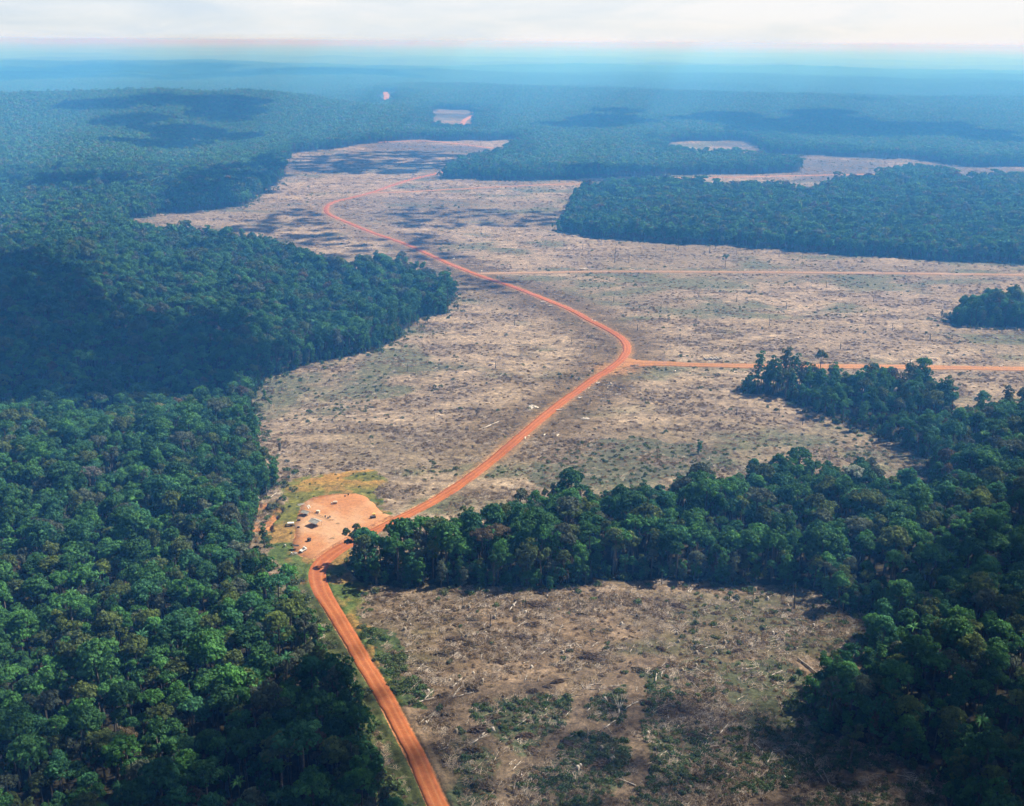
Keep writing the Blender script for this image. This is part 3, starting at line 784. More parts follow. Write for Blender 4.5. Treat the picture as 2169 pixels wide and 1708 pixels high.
# saplings and scrub straggling out of the forest edge into the clearing
k = (rgt.random(len(EDGE_X)) < .55) & ((np.hypot(EDGE_X, EDGE_Y) > 650) | (dist_lines(EDGE_X, EDGE_Y, [MAINROAD]) > 45))
a = rgt.uniform(0, 6.283, k.sum()); rr_ = rgt.uniform(5, 20, k.sum())
ex = EDGE_X[k] + np.cos(a) * rr_; ey = EDGE_Y[k] + np.sin(a) * rr_
m = cleared(ex, ey) & (dist_lines(ex, ey, allroads) > 12) & ~inside(ex, ey, PADP) & ~inside(ex, ey, GRASS) & ~inside(ex, ey, BANK)
put(ex[m], ey[m], rgt.choice([10, 7, 6, 8], m.sum(), p=[.4, .35, .15, .1]), rgt.uniform(.25, .75, m.sum()))
# wood cluster standing alone in the clearing on the right
x, y = jitter_grid(CLUSTER[:, 0].min(), CLUSTER[:, 0].max(), CLUSTER[:, 1].min(), CLUSTER[:, 1].max(), 5.5, rgt)
m = inside(x, y, CLUSTER)
put(x[m], y[m], rgt.choice([6, 6, 4, 2, 0, 10], m.sum()), rgt.uniform(.85, 1.2, m.sum()))
# the thin strip of tall trees in front of the side road
STRIP = poly([(1580, 815), (1640, 820), (1700, 822), (1850, 832), (1960, 836), (2010, 848), (2010, 880), (1900, 900), (1800, 880), (1700, 850), (1600, 835)])
x, y = jitter_grid(STRIP[:, 0].min(), STRIP[:, 0].max(), STRIP[:, 1].min(), STRIP[:, 1].max(), 7.5, rgt)
m = inside(x, y, STRIP)
m &= rgt.random(len(x)) < .6
put(x[m], y[m], rgt.choice([4, 8, 6, 4], m.sum()), rgt.uniform(.95, 1.4, m.sum()))

TX = np.concatenate(TX); TY = np.concatenate(TY); TK = np.concatenate(TI_).astype(int); TS = np.concatenate(TS); TZR = np.concatenate(TZR)
TH = H(TX, TY)
RC = np.array([s[1] for s in SPEC]); TOP = np.array([s[2] for s in SPEC])

# ---- the 300 trees that show largest become things of their own
SPECIALS = [  # picture x, y of crown centre, kind, scale, colour, label
    (1808, 999, 3, 0.98, (0.36, 0.40, 0.33), 'pale silvery flat crown standing out of the dark forest on the right'),
    (338, 862, 9, 1.02, (0.20, 0.21, 0.075), 'large yellowish crown on the ridge edge of the left forest'),
    (272, 912, 5, 1.05, (0.15, 0.115, 0.07), 'russet brown crown below the yellowish tree in the left forest'),
    (190, 1098, 1, 1.08, LEAF['bright green'], 'bright green broad crown near the left edge, beside brownish crowns'),
    (188, 1002, 3, 1.0, (0.17, 0.17, 0.14), 'greyish thin crown in the left forest above the bright green tree'),
    (560, 985, 4, 1.0, LEAF['mid green'], 'tall shaggy tree at the forest corner above the orange yard'),
    (775, 1122, 4, 0.90, LEAF['deep green'], 'dark tree at the tip of the wood, leaning over the orange yard'),
    (860, 1104, 4, 0.85, LEAF['deep green'], 'dark tree beside the red road where it leaves the yard'),
    (824, 1116, 2, 0.80, LEAF['deep green'], 'small dark tree between the two at the wood tip by the yard'),
    (557, 1112, 6, 0.80, LEAF['deep green'], 'lone slim dark tree on the orange cut bank left of the yard'),
    (1741, 748, 1, 0.85, LEAF['yellow green'], 'pale green rounded tree rising from the thin strip below the side road'),
    (1958, 768, 3, 1.0, LEAF['mid green'], 'tall bare-stemmed tree with a small high crown in the thin strip'),
    (1538, 534, 8, 0.95, LEAF['mid green'], 'lone slim tree with a tuft crown in front of the far right forest'),
    (1482, 935, 10, 0.9, LEAF['bright green'], 'lone small green tree in the clearing above the dark wood'),
    (1810, 1525, 8, 1.0, LEAF['olive green'], 'tree with pale forked stems at the lower right forest edge'),
]
sp_pos = []
for (px, py, k, s, c, lb) in SPECIALS:
    g = ground([(px, py)], TOP[k] * s - RC[k] * s * .5)[0]; sp_pos.append(g)
sp_pos = np.array(sp_pos)
keep = ~((np.hypot(TX, TY) < 620) & (dist_lines(TX, TY, [MAINROAD]) < 15.5))
for g, sp in zip(sp_pos, SPECIALS):
    keep &= np.hypot(TX - g[0], TY - g[1]) > RC[sp[2]] * sp[3] * 1.0
# the cut bank and the yard stay open in front of the lens
TX, TY, TK, TS, TZR, TH = [a[keep] for a in (TX, TY, TK, TS, TZR, TH)]
px, py, dep = project(np.stack([TX, TY, TH + TOP[TK] * TS - RC[TK] * TS * .6], 1))
size = RC[TK] * TS / dep
size[(px < -15) | (px > 2184) | (py < 0) | (py > 1716)] = 0
order = np.argsort(-size)
NIND = 300 - len(SPECIALS)
ind = order[:NIND]; rest = order[NIND:]

ORD = ['first', 'second', 'third', 'fourth', 'fifth', 'sixth', 'seventh', 'eighth', 'ninth', 'tenth', 'eleventh', 'twelfth', 'thirteenth', 'fourteenth', 'fifteenth', 'sixteenth', 'seventeenth',
       'eighteenth', 'nineteenth', 'twentieth', 'twenty-first', 'twenty-second', 'twenty-third', 'twenty-fourth', 'twenty-fifth', 'twenty-sixth']
def rows(pxs, pys, k):
    """row number (from the bottom up) and place in the row (from the left) of each item"""
    o = np.argsort(-pys); row = np.zeros(len(pxs), int); col = np.zeros(len(pxs), int)
    for i in range(0, len(o), k):
        ch = o[i:i + k]; ch = ch[np.argsort(pxs[ch])]
        row[ch] = i // k; col[ch] = np.arange(len(ch))
    return row, col

def tree_object(kind, x, y, s, rz, colour, label, group=None):
    t = bpy.data.objects.new('rainforest_tree', None); COL.objects.link(t)
    t.location = (x, y, float(H(x, y))); t.rotation_euler = (0, 0, rz); t.scale = (s, s, s)
    t.empty_display_size = 1
    a = bpy.data.objects.new('trunk', TRUNK[kind]); COL.objects.link(a); a.parent = t
    b = bpy.data.objects.new('crown', CROWN[kind]); COL.objects.link(b); b.parent = t
    b.color = (*colour, 1.0)
    tag(t, label, 'tree', group)
    return t

roadx = np.interp(TY, MAINROAD[:, 1][:120], MAINROAD[:, 0][:120])
zone = np.where(TX[ind] < roadx[ind], 0, 1)
names = list(LEAF); wts = dict(LW)
for zz, zn, gname in ((0, 'the left forest', 'trees in the front rows of the left forest'), (1, 'the right forest', 'trees in the front rows of the right forest')):
    sel = ind[zone == zz]
    if len(sel) == 0: continue
    k = 12 if zz == 0 else 9
    rw, cl = rows(px[sel], py[sel], k)
    for j, q in enumerate(sel):
        cn = rgt.choice([n for n, _ in LW], p=np.array([w for _, w in LW]))
        lab = f"{SHAPEWORD[TK[q]]} {cn} tree, {ORD[cl[j]]} from left in {ORD[rw[j]]} row up of {zn}"
        c = np.array(LEAF[cn]) * rgt.uniform(.85, 1.15)
        tree_object(TK[q], TX[q], TY[q], TS[q], TZR[q], c, lab, gname)
for g, sp in zip(sp_pos, SPECIALS):
    tree_object(sp[2], g[0], g[1], sp[3], rgt.uniform(0, 6.28), sp[4], sp[5])

# ---- everything else is one forest
PX, PI, PR, PS = [], [], [], []
k = TK[rest]
PX.append(np.stack([TX[rest], TY[rest], TH[rest] - .2], 1)); PI.append(k)
PR.append(np.stack([rgt.normal(0, .04, len(rest)), rgt.normal(0, .04, len(rest)), TZR[rest]], 1))
PS.append(TS[rest][:, None] * np.stack([rgt.uniform(.92, 1.1, len(rest)), rgt.uniform(.92, 1.1, len(rest)), rgt.uniform(.9, 1.1, len(rest))], 1))
# far: patches where the forest is closed, single trees along its edges
RFAR = 13000.0
gx, gy = np.meshgrid(np.arange(-8000, 8000, PATCH), np.arange(1900, RFAR, PATCH))
gx = gx.ravel(); gy = gy.ravel()
cr = np.hypot(gx, gy)
m = in_sector(gx, gy, RSING - 75, RFAR, 31)
gx, gy = gx[m], gy[m]
full = np.ones(len(gx), bool); anyf = np.zeros(len(gx), bool)
for a in (-48, -24, 0, 24, 48):
    for b in (-48, -24, 0, 24, 48):
        f = ~cleared(gx + a, gy + b) & (np.hypot(gx + a, gy + b) > RSING)
        full &= f; anyf |= f
fx, fy = gx[full], gy[full]
e = 30.0
nx = -(H(fx + e, fy) - H(fx - e, fy)) / (2 * e); ny = -(H(fx, fy + e) - H(fx, fy - e)) / (2 * e)
q90 = rgt.integers(0, 4, len(fx)) * math.pi / 2
rot = np.zeros((len(fx), 3))
for i in range(len(fx)):
    zax = Vector((nx[i], ny[i], 1)).normalized(); xax = Vector((1, 0, 0)); yax = zax.cross(xax).normalized(); xax = yax.cross(zax)
    rot[i] = (Matrix((xax, yax, zax)).transposed() @ Matrix.Rotation(q90[i], 3, 'Z')).to_euler('XYZ')
PX.append(np.stack([fx, fy, H(fx, fy) - .5], 1)); PI.append(NSINGLE + NMID + rgt.integers(0, NPATCH, len(fx))); PR.append(rot)
PS.append(np.stack([np.ones(len(fx)), np.ones(len(fx)), rgt.uniform(.92, 1.1, len(fx))], 1))
hx, hy = gx[anyf & ~full], gy[anyf & ~full]
ox, oy = jitter_grid(-50, 50, -50, 50, 7.6, rgt)
sx = (hx[:, None] + ox[None]).ravel(); sy = (hy[:, None] + oy[None]).ravel()
sx = sx + rgt.normal(0, 1.5, len(sx)); sy = sy + rgt.normal(0, 1.5, len(sy))
m = ~cleared(sx, sy) & (np.hypot(sx, sy) > RSING) & (dist_lines(sx, sy, allroads) > 12)
sx, sy = sx[m], sy[m]
PX.append(np.stack([sx, sy, H(sx, sy) - .3], 1)); PI.append(NSINGLE + rgt.integers(0, NMID, len(sx)))
PR.append(np.stack([np.zeros(len(sx)), np.zeros(len(sx)), rgt.uniform(0, 6.28, len(sx))], 1)); PS.append(np.repeat(rgt.uniform(.75, 1.15, len(sx))[:, None], 3, 1))
PX = np.concatenate(PX); PI = np.concatenate(PI); PR = np.concatenate(PR); PS = np.concatenate(PS)
# trees further than 1.4 km use the lighter meshes
far = (np.hypot(PX[:, 0], PX[:, 1]) > 1500) & (PI < NSINGLE)
PI[far] = NSINGLE + np.array([0, 1, 2, 3, 4, 5, 4, 2, 5, 1, 2, 3, 4])[PI[far]]
print('forest instances', len(PX), 'far edge', len(sx), 'patches', len(fx))
tag(scatter('forest', PX, PI, PR, PS, src_tree), 'dense green rainforest canopy rolling away to the horizon', kind='stuff')

# ----------------------------------------------------------------- litter and low plants of the clearings
src_deb = bpy.data.collections.new('debris_sources'); src_shr = bpy.data.collections.new('undergrowth_sources')
def dome_clump(rg, rad, h, n, size, jit=.8):
    d = rg.normal(size=(n, 3)); d /= np.linalg.norm(d, axis=1)[:, None]; d[:, 2] = np.abs(d[:, 2])
    P = d * rg.uniform(.5, 1.05, size=(n, 1)) * np.array([rad, rad, h])
    P[:, 0] += rad * .4 * np.sin(P[:, 1] * 2 / rad + rg.uniform(0, 6))
    V = leaf_quads(rg, P, d, size, jit)
    return V, np.clip(.5 + .25 * rg.normal(size=n), 0, 1)
for i in range(4):
    rg = np.random.default_rng(700 + i); mb = MB()
    for k in range(14 + 4 * i):
        a = rg.normal(0.2, .9); l = rg.uniform(.8, 3.6); c = rg.normal(0, 1.5, 2); t = rg.uniform(-.12, .35)
        v = np.array([math.cos(a), math.sin(a), t]) * l / 2; cc = np.array([c[0], c[1], .2 + abs(v[2])])
        mb.tube(cc - v, cc + v, rg.uniform(.06, .15), .04, 4)
    me = mb.mesh('slash_%d' % i); me.materials.append(M_STICK); o = bpy.data.objects.new('src_%02d' % i, me); src_deb.objects.link(o)
for i in range(3):
    rg = np.random.default_rng(720 + i)
    V, ti = dome_clump(rg, 1.5 + .3 * i, .9, 110, .55); nq = len(V) // 4
    me = mk_mesh('dry_%d' % i, V, np.arange(nq * 4).reshape(-1, 4), {'tint': ('FACE', 'FLOAT', ti)}); me.materials.append(M_DRY)
    o = bpy.data.objects.new('src_%02d' % (4 + i), me); src_deb.objects.link(o)
for i in range(4):
    rg = np.random.default_rng(740 + i)
    V, ti = dome_clump(rg, 1.3 + .3 * i, 1.1 + .35 * i, 120, .6); nq = len(V) // 4
    me = mk_mesh('shrub_%d' % i, V, np.arange(nq * 4).reshape(-1, 4), {'tint': ('FACE', 'FLOAT', ti)}); me.materials.append(M_SHRUB)
    o = bpy.data.objects.new('src_%02d' % i, me); src_shr.objects.link(o)

def clear_points(n, r0, r1, power=1.0):
    a = np.radians(rgt.uniform(-28, 28, n)); r = np.exp(rgt.uniform(math.log(r0), math.log(r1), n))
    x = r * np.sin(a); y = r * np.cos(a)
    m = cleared(x, y); x, y = x[m], y[m]
    m = (dist_lines(x, y, allroads) > 7.5) & ~inside(x, y, PADP) & ~inside(x, y, GRASS)
    return x[m], y[m]
x, y = clear_points(260000, 300, 3300)
n2 = fbm(x * .5 + y * .1, y, 20, 4, 111, .62); n1 = fbm(x * .6, y, 90, 4, 101); r = np.hypot(x, y)
dtk = dist_lines(x, y, TRACKS)
m = (rgt.random(len(x)) < .17 + .83 * sstep(-.05, .42, -n2 - .25 * n1)) & ~((dtk < 4) & (rgt.random(len(x)) < .85))
m &= rgt.random(len(x)) < sstep(24, 8, 30 - np.minimum(dist_lines(x, y, [MAINROAD]), 30)) + .3
x, y, r, n2 = x[m], y[m], r[m], n2[m]
dry = rgt.random(len(x)) < .5 + .25 * sstep(.1, .5, -n2)
idx = np.where(dry, 4 + rgt.integers(0, 3, len(x)), rgt.integers(0, 4, len(x)))
s = rgt.uniform(.4, 1.0, len(x)) * (1 + .5 * sstep(900, 2500, r)); s = np.where(dry, s * rgt.uniform(.45, 1.1, len(x)), s)
print('debris', len(x))
tag(scatter('logging_debris', np.stack([x, y, H(x, y) + .15], 1), idx, np.stack([0 * x, 0 * x, rgt.normal(0.5, .9, len(x))], 1), np.stack([s, s, s * rgt.uniform(.6, 1.2, len(x))], 1), src_deb),
    'dry slash, twigs and dead brush littering the cleared land', kind='stuff')
x, y = clear_points(70000, 300, 3000)
r = np.hypot(x, y)
gn = fbm(x * .6, y, 90, 4, 101) * .8 + .55 * fbm(x, y, 30, 3, 141)
pr = (.02 + .40 * sstep(.14, .45, gn)) * np.where(r < 640, .35, 1.0) + .95 * inside(x, y, GREENLOW) * sstep(-.25, .2, fbm(x, y, 40, 3, 119, .6) + .08) + .42 * inside(x, y, GREENMID)
m = (rgt.random(len(x)) < pr) & (dist_lines(x, y, TRACKS) > 3.5)
x, y, r = x[m], y[m], r[m]
s = rgt.uniform(.35, .9, len(x)) * (1 + .5 * sstep(900, 2500, r))
# the belt of bushes right of the road and weeds on the verge
bx = rgt.uniform(BUSHES[:, 0].min(), BUSHES[:, 0].max(), 1500); by = rgt.uniform(BUSHES[:, 1].min(), BUSHES[:, 1].max(), 1500); m = inside(bx, by, BUSHES) & (fbm(bx, by, 14, 3, 191) > -.12) & (rgt.random(1500) < .55)
vx = rgt.uniform(GRASS[:, 0].min(), GRASS[:, 0].max(), 3000); vy = rgt.uniform(GRASS[:, 1].min(), GRASS[:, 1].max(), 3000)
mv = inside(vx, vy, GRASS) & ~inside(vx, vy, PADP) & (dist_lines(vx, vy, [MAINROAD]) > 9) & (rgt.random(3000) < .07)
# undergrowth along the foot of every forest edge
e3x = np.repeat(EDGE_X, 3); e3y = np.repeat(EDGE_Y, 3)
ex = e3x + rgt.normal(0, 9, len(e3x)); ey = e3y + rgt.normal(0, 9, len(e3x))
ok = (dist_lines(ex, ey, allroads) > 6.5) & ~inside(ex, ey, PADP); ex, ey = ex[ok], ey[ok]
X = np.concatenate([x, bx[m], vx[mv], ex]); Y = np.concatenate([y, by[m], vy[mv], ey])
S = np.concatenate([s, rgt.uniform(.4, 1.3, m.sum()), rgt.uniform(.25, .6, mv.sum()), rgt.uniform(.7, 1.6, len(ex))])
print('undergrowth', len(X))
tag(scatter('undergrowth', np.stack([X, Y, H(X, Y) + .1], 1), rgt.integers(0, 4, len(X)), np.stack([0 * X, 0 * X, rgt.uniform(0, 6.28, len(X))], 1), np.stack([S, S, S * rgt.uniform(.6, 1.2, len(X))], 1), src_shr),
    'low green shrubs and weeds growing back over the cleared land', kind='stuff')

# ----------------------------------------------------------------- logs, snags and brush heaps (things)
def log_mesh(seed, l, r, forks):
    rg = np.random.default_rng(seed); mb = MB()
    pts = [np.array([-l / 2, 0, r]), np.array([-l * .1, rg.normal(0, .15), r * 1.2]), np.array([l / 2, rg.normal(0, .3), r * 1.1])]
    mb.bent(pts, [r, r * .85, r * .5], 7)
    for k in range(forks):
        t = rg.uniform(.0, .5); b = pts[1] * (1 - t * 2) + pts[2] * t * 2 if t < .5 else pts[2]
        a = rg.uniform(.3, .8) * rg.choice([-1, 1]); ll = l * rg.uniform(.2, .45)
        e = b + np.array([math.cos(a) * ll, math.sin(a) * ll, rg.uniform(.1, 1.2)])
        mb.tube(b, e, r * .45, r * .15, 5)
    return mb.mesh('log', smooth=True)
LOGS = [log_mesh(800 + i, 1.0 * L, rr, f) for i, (L, rr, f) in enumerate([(7, .22, 2), (5, .18, 1), (9, .26, 3), (4, .2, 0), (6, .17, 3), (10, .3, 2)])]
CUTS = []
for i in range(3):
    mb = MB().tube([-1.6 - .4 * i, 0, .55], [1.6 + .4 * i, 0, .55], .55, .48, 9); mb.tube([-1.75 - .4 * i, 0, .55], [-1.6 - .4 * i, 0, .55], .57, .55, 9); CUTS.append(mb.mesh('cut_log_%d' % i, smooth=False))
def mat_copy(me, m):
    c = me.copy(); c.materials.clear(); c.materials.append(m); return c
LOG_P = [mat_copy(m, M_PALE) for m in LOGS]; LOG_G = [mat_copy(m, M_GREYWOOD) for m in LOGS]; CUT_M = [mat_copy(m, M_SAWN) for m in CUTS]

def place_mesh(name, me, x, y, rz, s=1.0, dz=0.0, tilt=0.0):
    o = bpy.data.objects.new(name, me); COL.objects.link(o)
    o.location = (x, y, float(H(x, y)) + dz); o.rotation_euler = (0, tilt, rz); o.scale = (s, s, s)
    return o

# grey and bleached logs of the near clearing
NEARP = poly([(915, 1690), (870, 1560), (900, 1480), (860, 1400), (800, 1300), (860, 1262), (1380, 1242), (1700, 1258), (1740, 1310), (1690, 1400), (1680, 1500), (1720, 1580), (1900, 1640), (1980, 1700)])
lx = []; 
while len(lx) < 240:
    c = ground([(rgt.uniform(850, 1990), rgt.uniform(1250, 1705))])[0]
    if inside(np.array([c[0]]), np.array([c[1]]), NEARP)[0] and dist_lines(np.array([c[0]]), np.array([c[1]]), [MAINROAD])[0] > 9: lx.append(c)
lx = np.array(lx)
p3 = np.stack([lx[:, 0], lx[:, 1], H(lx[:, 0], lx[:, 1])], 1); qx, qy, _ = project(p3)
rw, cl = rows(qx, qy, 15)
for i, c in enumerate(lx):
    pale = rgt.random() < .5; k = rgt.integers(0, 6)
    lowleft = qx[i] < 1180 and qy[i] > 1520
    rz = rgt.normal(.95, .22) if lowleft else rgt.normal(.9, .7)
    o = place_mesh('fallen_log', (LOG_P if pale else LOG_G)[k], c[0], c[1], rz, rgt.uniform(.5, .98), .15)
    tag(o, f"{'bleached' if pale else 'grey'} {['forked', 'thin', 'branching', 'short', 'twiggy', 'long'][k]} log, {ORD[cl[i]]} from left in {ORD[rw[i]]} row up of near clearing", 'log', 'logs lying in the near clearing')
# pale sawn logs beside the roads
cut_px = [(1241, 886), (1236, 890), (1184, 870), (1153, 923), (1181, 924), (1112, 930), (1120, 925), (1264, 813), (1268, 812), (1225, 844), (1229, 844), (1237, 831), (1247, 824), (1290, 818), (1294, 814), (1287, 822), (1315, 825),
    (1150, 641), (1158, 645), (1166, 649), (1254, 679), (1260, 681), (1281, 681), (1234, 571), (1238, 571), (1334, 571), (1340, 573), (1364, 573), (1370, 572), (1479, 571), (1550, 573), (1564, 573), (1578, 574), (1584, 574),
    (1629, 572), (1645, 576), (1659, 574), (1700, 575), (1780, 575), (1870, 577), (1925, 576), (1494, 762), (1499, 762), (1504, 761), (1508, 762), (1512, 761), (1516, 762), (1520, 761), (1918, 766), (1924, 766), (1930, 767),
    (2000, 773), (2010, 774), (2060, 775), (2080, 776), (2120, 777), (1690, 777), (961, 549), (885, 507), (1430, 787), (960, 546), (1020, 575), (720, 466)]
cg = ground(cut_px); cp = np.array(cut_px, float)
rw, cl = rows(cp[:, 0], cp[:, 1], 12)
for i, c in enumerate(cg):
    r = math.hypot(*c)
    row8 = 1490 < cut_px[i][0] < 1525
    o = place_mesh('cut_log', CUT_M[i % 3], c[0], c[1], (1.75 if row8 else rgt.normal(.9, .5)), (1.3 if row8 else rgt.uniform(.55, 1.0)) * (1 + .25 * (r > 1100)), .1)
    tag(o, f"pale sawn log beside a dirt road, {ORD[cl[i]]} from left in {ORD[rw[i]]} row up", 'log', 'pale sawn logs along the roads')
# standing dead trunks
def snag_mesh(seed, h, r, m):
    rg = np.random.default_rng(seed); mb = MB()
    l = rg.normal(0, .04 * h, 2)
    mb.bent([np.array([0, 0, -.5]), np.array([l[0] * .3, l[1] * .3, h * .5]), np.array([l[0], l[1], h])], [r, r * .75, r * .4], 6)
    for k in range(rg.integers(1, 4)):
        z = h * rg.uniform(.55, .95); a = rg.uniform(0, 6.28); ll = h * rg.uniform(.06, .15)
        mb.tube([l[0] * z / h, l[1] * z / h, z], [l[0] + math.cos(a) * ll, l[1] + math.sin(a) * ll, z + ll * .8], r * .35, r * .12, 5)
    me = mb.mesh('snag', smooth=True); me.materials.append(m); return me
SN = [snag_mesh(900 + i, h, r, m) for i, (h, r, m) in enumerate([(8, .3, M_CHAR), (12, .34, M_CHAR), (5, .3, M_CHAR), (10, .3, M_GREYWOOD), (22, .5, M_TRUNK)])]
snag_px = [(1302, 557, 4, 1.0), (1332, 558, 1, 1.1), (1437, 529, 1, 1.0), (1409, 533, 0, 1.2), (1503, 535, 1, 1.1), (1560, 541, 0, 1.0), (1234, 529, 1, .9), (1389, 545, 0, 1.1), (1273, 520, 0, 1.2), (1425, 545, 2, 1.4),
    (1515, 528, 1, 1.0), (1650, 545, 0, 1.1), (1700, 548, 1, .8), (1038, 1331, 0, .95), (979, 1292, 0, .75), (1682, 1291, 1, 1.15), (1594, 1283, 3, 1.0), (1112, 1290, 0, .8), (970, 474, 1, 1.0), (1114, 474, 1, 1.2), (994, 460, 1, 1.0),
    (863, 786, 0, .8), (795, 830, 0, .8), (1010, 880, 0, .8), (920, 890, 3, .7), (1250, 855, 2, 1), (1400, 655, 0, 1), (1480, 630, 0, 1), (1300, 640, 2, 1.4), (1560, 640, 0, 1.1), (1665, 655, 0, 1.2), (1750, 610, 0, 1),
    (1850, 640, 0, .9), (1630, 690, 1, .9), (1890, 700, 0, .9), (1970, 720, 2, 1.3), (1440, 720, 2, 1.3), (1090, 690, 2, 1.2), (1210, 730, 0, .8), (1050, 780, 2, 1.2), (1700, 900, 2, 1.1), (1650, 880, 0, .8), (1560, 880, 2, 1.1),
    (1860, 935, 0, .9), (1550, 700, 3, .9), (1780, 740, 2, 1.4), (1350, 700, 2, 1.2), (1590, 1200, 2, .1)]
snag_px = snag_px[:-1]
sg = ground([(a[0], a[1]) for a in snag_px]); spx = np.array([(a[0], a[1]) for a in snag_px], float)
rw, cl = rows(spx[:, 0], spx[:, 1], 10)
for i, (c, a) in enumerate(zip(sg, snag_px)):
    o = place_mesh('dead_tree', SN[a[2]], c[0], c[1], rgt.uniform(0, 6.28), a[3])
    tag(o, f"{['dark charred stem', 'tall charred stem', 'short charred stump', 'grey bare stem', 'tallest bare trunk'][a[2]]} standing in clearing, {ORD[cl[i]]} from left in {ORD[rw[i]]} row up", 'dead tree', 'dead stems standing in the clearing')
# brush heaps
HEAPS = []
for i in range(5):
    rg = np.random.default_rng(950 + i); a, b = 3.0 + .5 * i, 2.0 + .25 * i
    V, ti = dome_clump(rg, 1.0, 1.0, 420, .55); V = V * np.array([a, b, 1.25]); nq = len(V) // 4
    mb = MB()
    for k in range(26):
        an = rg.uniform(0, 6.28); d = rg.random() ** .5
        c = np.array([math.cos(an) * d * a, math.sin(an) * d * b, rg.uniform(.2, 1.2) * (1.2 - d)]); t = rg.normal(.4, .8); l = rg.uniform(1.2, 3.6)
        v = np.array([math.cos(t), math.sin(t), rg.uniform(-.1, .5)]) * l / 2
        mb.tube(c - v, c + v, rg.uniform(.06, .14), .04, 4)
    Vs = np.concatenate(mb.V); Qs = np.concatenate(mb.Q); Ts = np.concatenate(mb.T)
    me = mk_mesh('brush_heap_%d' % i, np.concatenate([V, Vs]), [np.arange(nq * 4).reshape(-1, 4), Qs + len(V), Ts + len(V)], {'tint': ('FACE', 'FLOAT', np.concatenate([ti, np.full(len(Qs) + len(Ts), .5)]))})
    me.materials.append(M_BRUSH); me.materials.append(M_PALE if i % 2 else M_GREYWOOD)
    mi = np.zeros(nq + len(Qs) + len(Ts), np.int32); mi[nq:] = 1; me.polygons.foreach_set('material_index', mi); HEAPS.append(me)
heap_px = [(1080, 1285), (1138, 1283), (1210, 1262), (1340, 1290), (955, 1312), (1003, 1312), (1125, 1325), (1100, 1310), (965, 1355), (990, 1364), (1110, 1350), (1075, 1345), (1162, 1378), (1238, 1395), (1228, 1302), (1255, 1343),
    (1290, 1335), (1330, 1330), (945, 1385), (925, 1400), (1055, 1402), (905, 1447), (935, 1475), (985, 1440), (1000, 1460), (1165, 1455), (1130, 1465), (1085, 1475), (1180, 1445), (1260, 1395), (850, 1305), (790, 1300), (830, 1262),
    (1150, 1257), (1440, 1285), (1480, 1270), (1520, 1300), (1590, 1345), (1560, 1380), (1470, 1385), (1400, 1375), (1350, 1420), (1290, 1505), (1260, 1515), (1400, 1505), (1370, 1490), (1470, 1440), (1560, 1450), (1050, 1520),
    (1020, 1545), (1000, 1590), (1040, 1615), (1110, 1560), (1130, 1590), (1215, 1580), (1240, 1610), (1270, 1620), (1180, 1660), (1220, 1680), (1290, 1570), (1090, 1500), (1190, 1510), (1470, 1560), (1450, 1490), (1500, 1610)]
heap_px = [q for i, q in enumerate(heap_px) if i % 4 != 3]
hg = ground(heap_px); hp = np.array(heap_px, float); rw, cl = rows(hp[:, 0], hp[:, 1], 11)
for i, c in enumerate(hg):
    k = int(rgt.integers(0, 5))
    o = place_mesh('brush_heap', HEAPS[k], c[0], c[1], rgt.normal(0, .5), rgt.uniform(.5, 1.1), -.05)
    tag(o, f"dark heap of dead branches, {ORD[cl[i]]} from left in {ORD[rw[i]]} row up of near clearing", 'brush heap', 'brush heaps in the near clearing')
def stump_mesh(seed):
    rg = np.random.default_rng(seed); mb = MB().tube([0, 0, -.2], [.05, 0, .75 + .2 * rg.random()], .5, .38, 10)
    for k in range(5):
        a = k * 1.257 + rg.uniform(-.3, .3); mb.tube([math.cos(a) * .25, math.sin(a) * .25, .35], [math.cos(a) * .95, math.sin(a) * .95, -.05], .16, .06, 5)
    return mb.mesh('stump', True)
ST = [mat_copy(stump_mesh(970 + i), m) for i, m in enumerate((M_GREYWOOD, M_CHAR, M_PALE))]
sx_ = []
while len(sx_) < 90:
    c = ground([(rgt.uniform(850, 1900), rgt.uniform(1250, 1690))])[0]
    if inside(np.array([c[0]]), np.array([c[1]]), NEARP)[0] and dist_lines(np.array([c[0]]), np.array([c[1]]), [MAINROAD] + TRACKS)[0] > 5: sx_.append(c)
sx_ = np.array(sx_); qx, qy, _ = project(np.column_stack([sx_, H(sx_[:, 0], sx_[:, 1])])); rw, cl = rows(qx, qy, 10)
for i, c in enumerate(sx_):
    k = i % 3
    tag(place_mesh('tree_stump', ST[k], c[0], c[1], rgt.uniform(0, 6.28), rgt.uniform(.8, 1.7)), f"{['grey', 'charred', 'pale'][k]} cut stump, {ORD[cl[i]]} from left in {ORD[rw[i]]} row up of near clearing", 'stump', 'stumps in the near clearing')
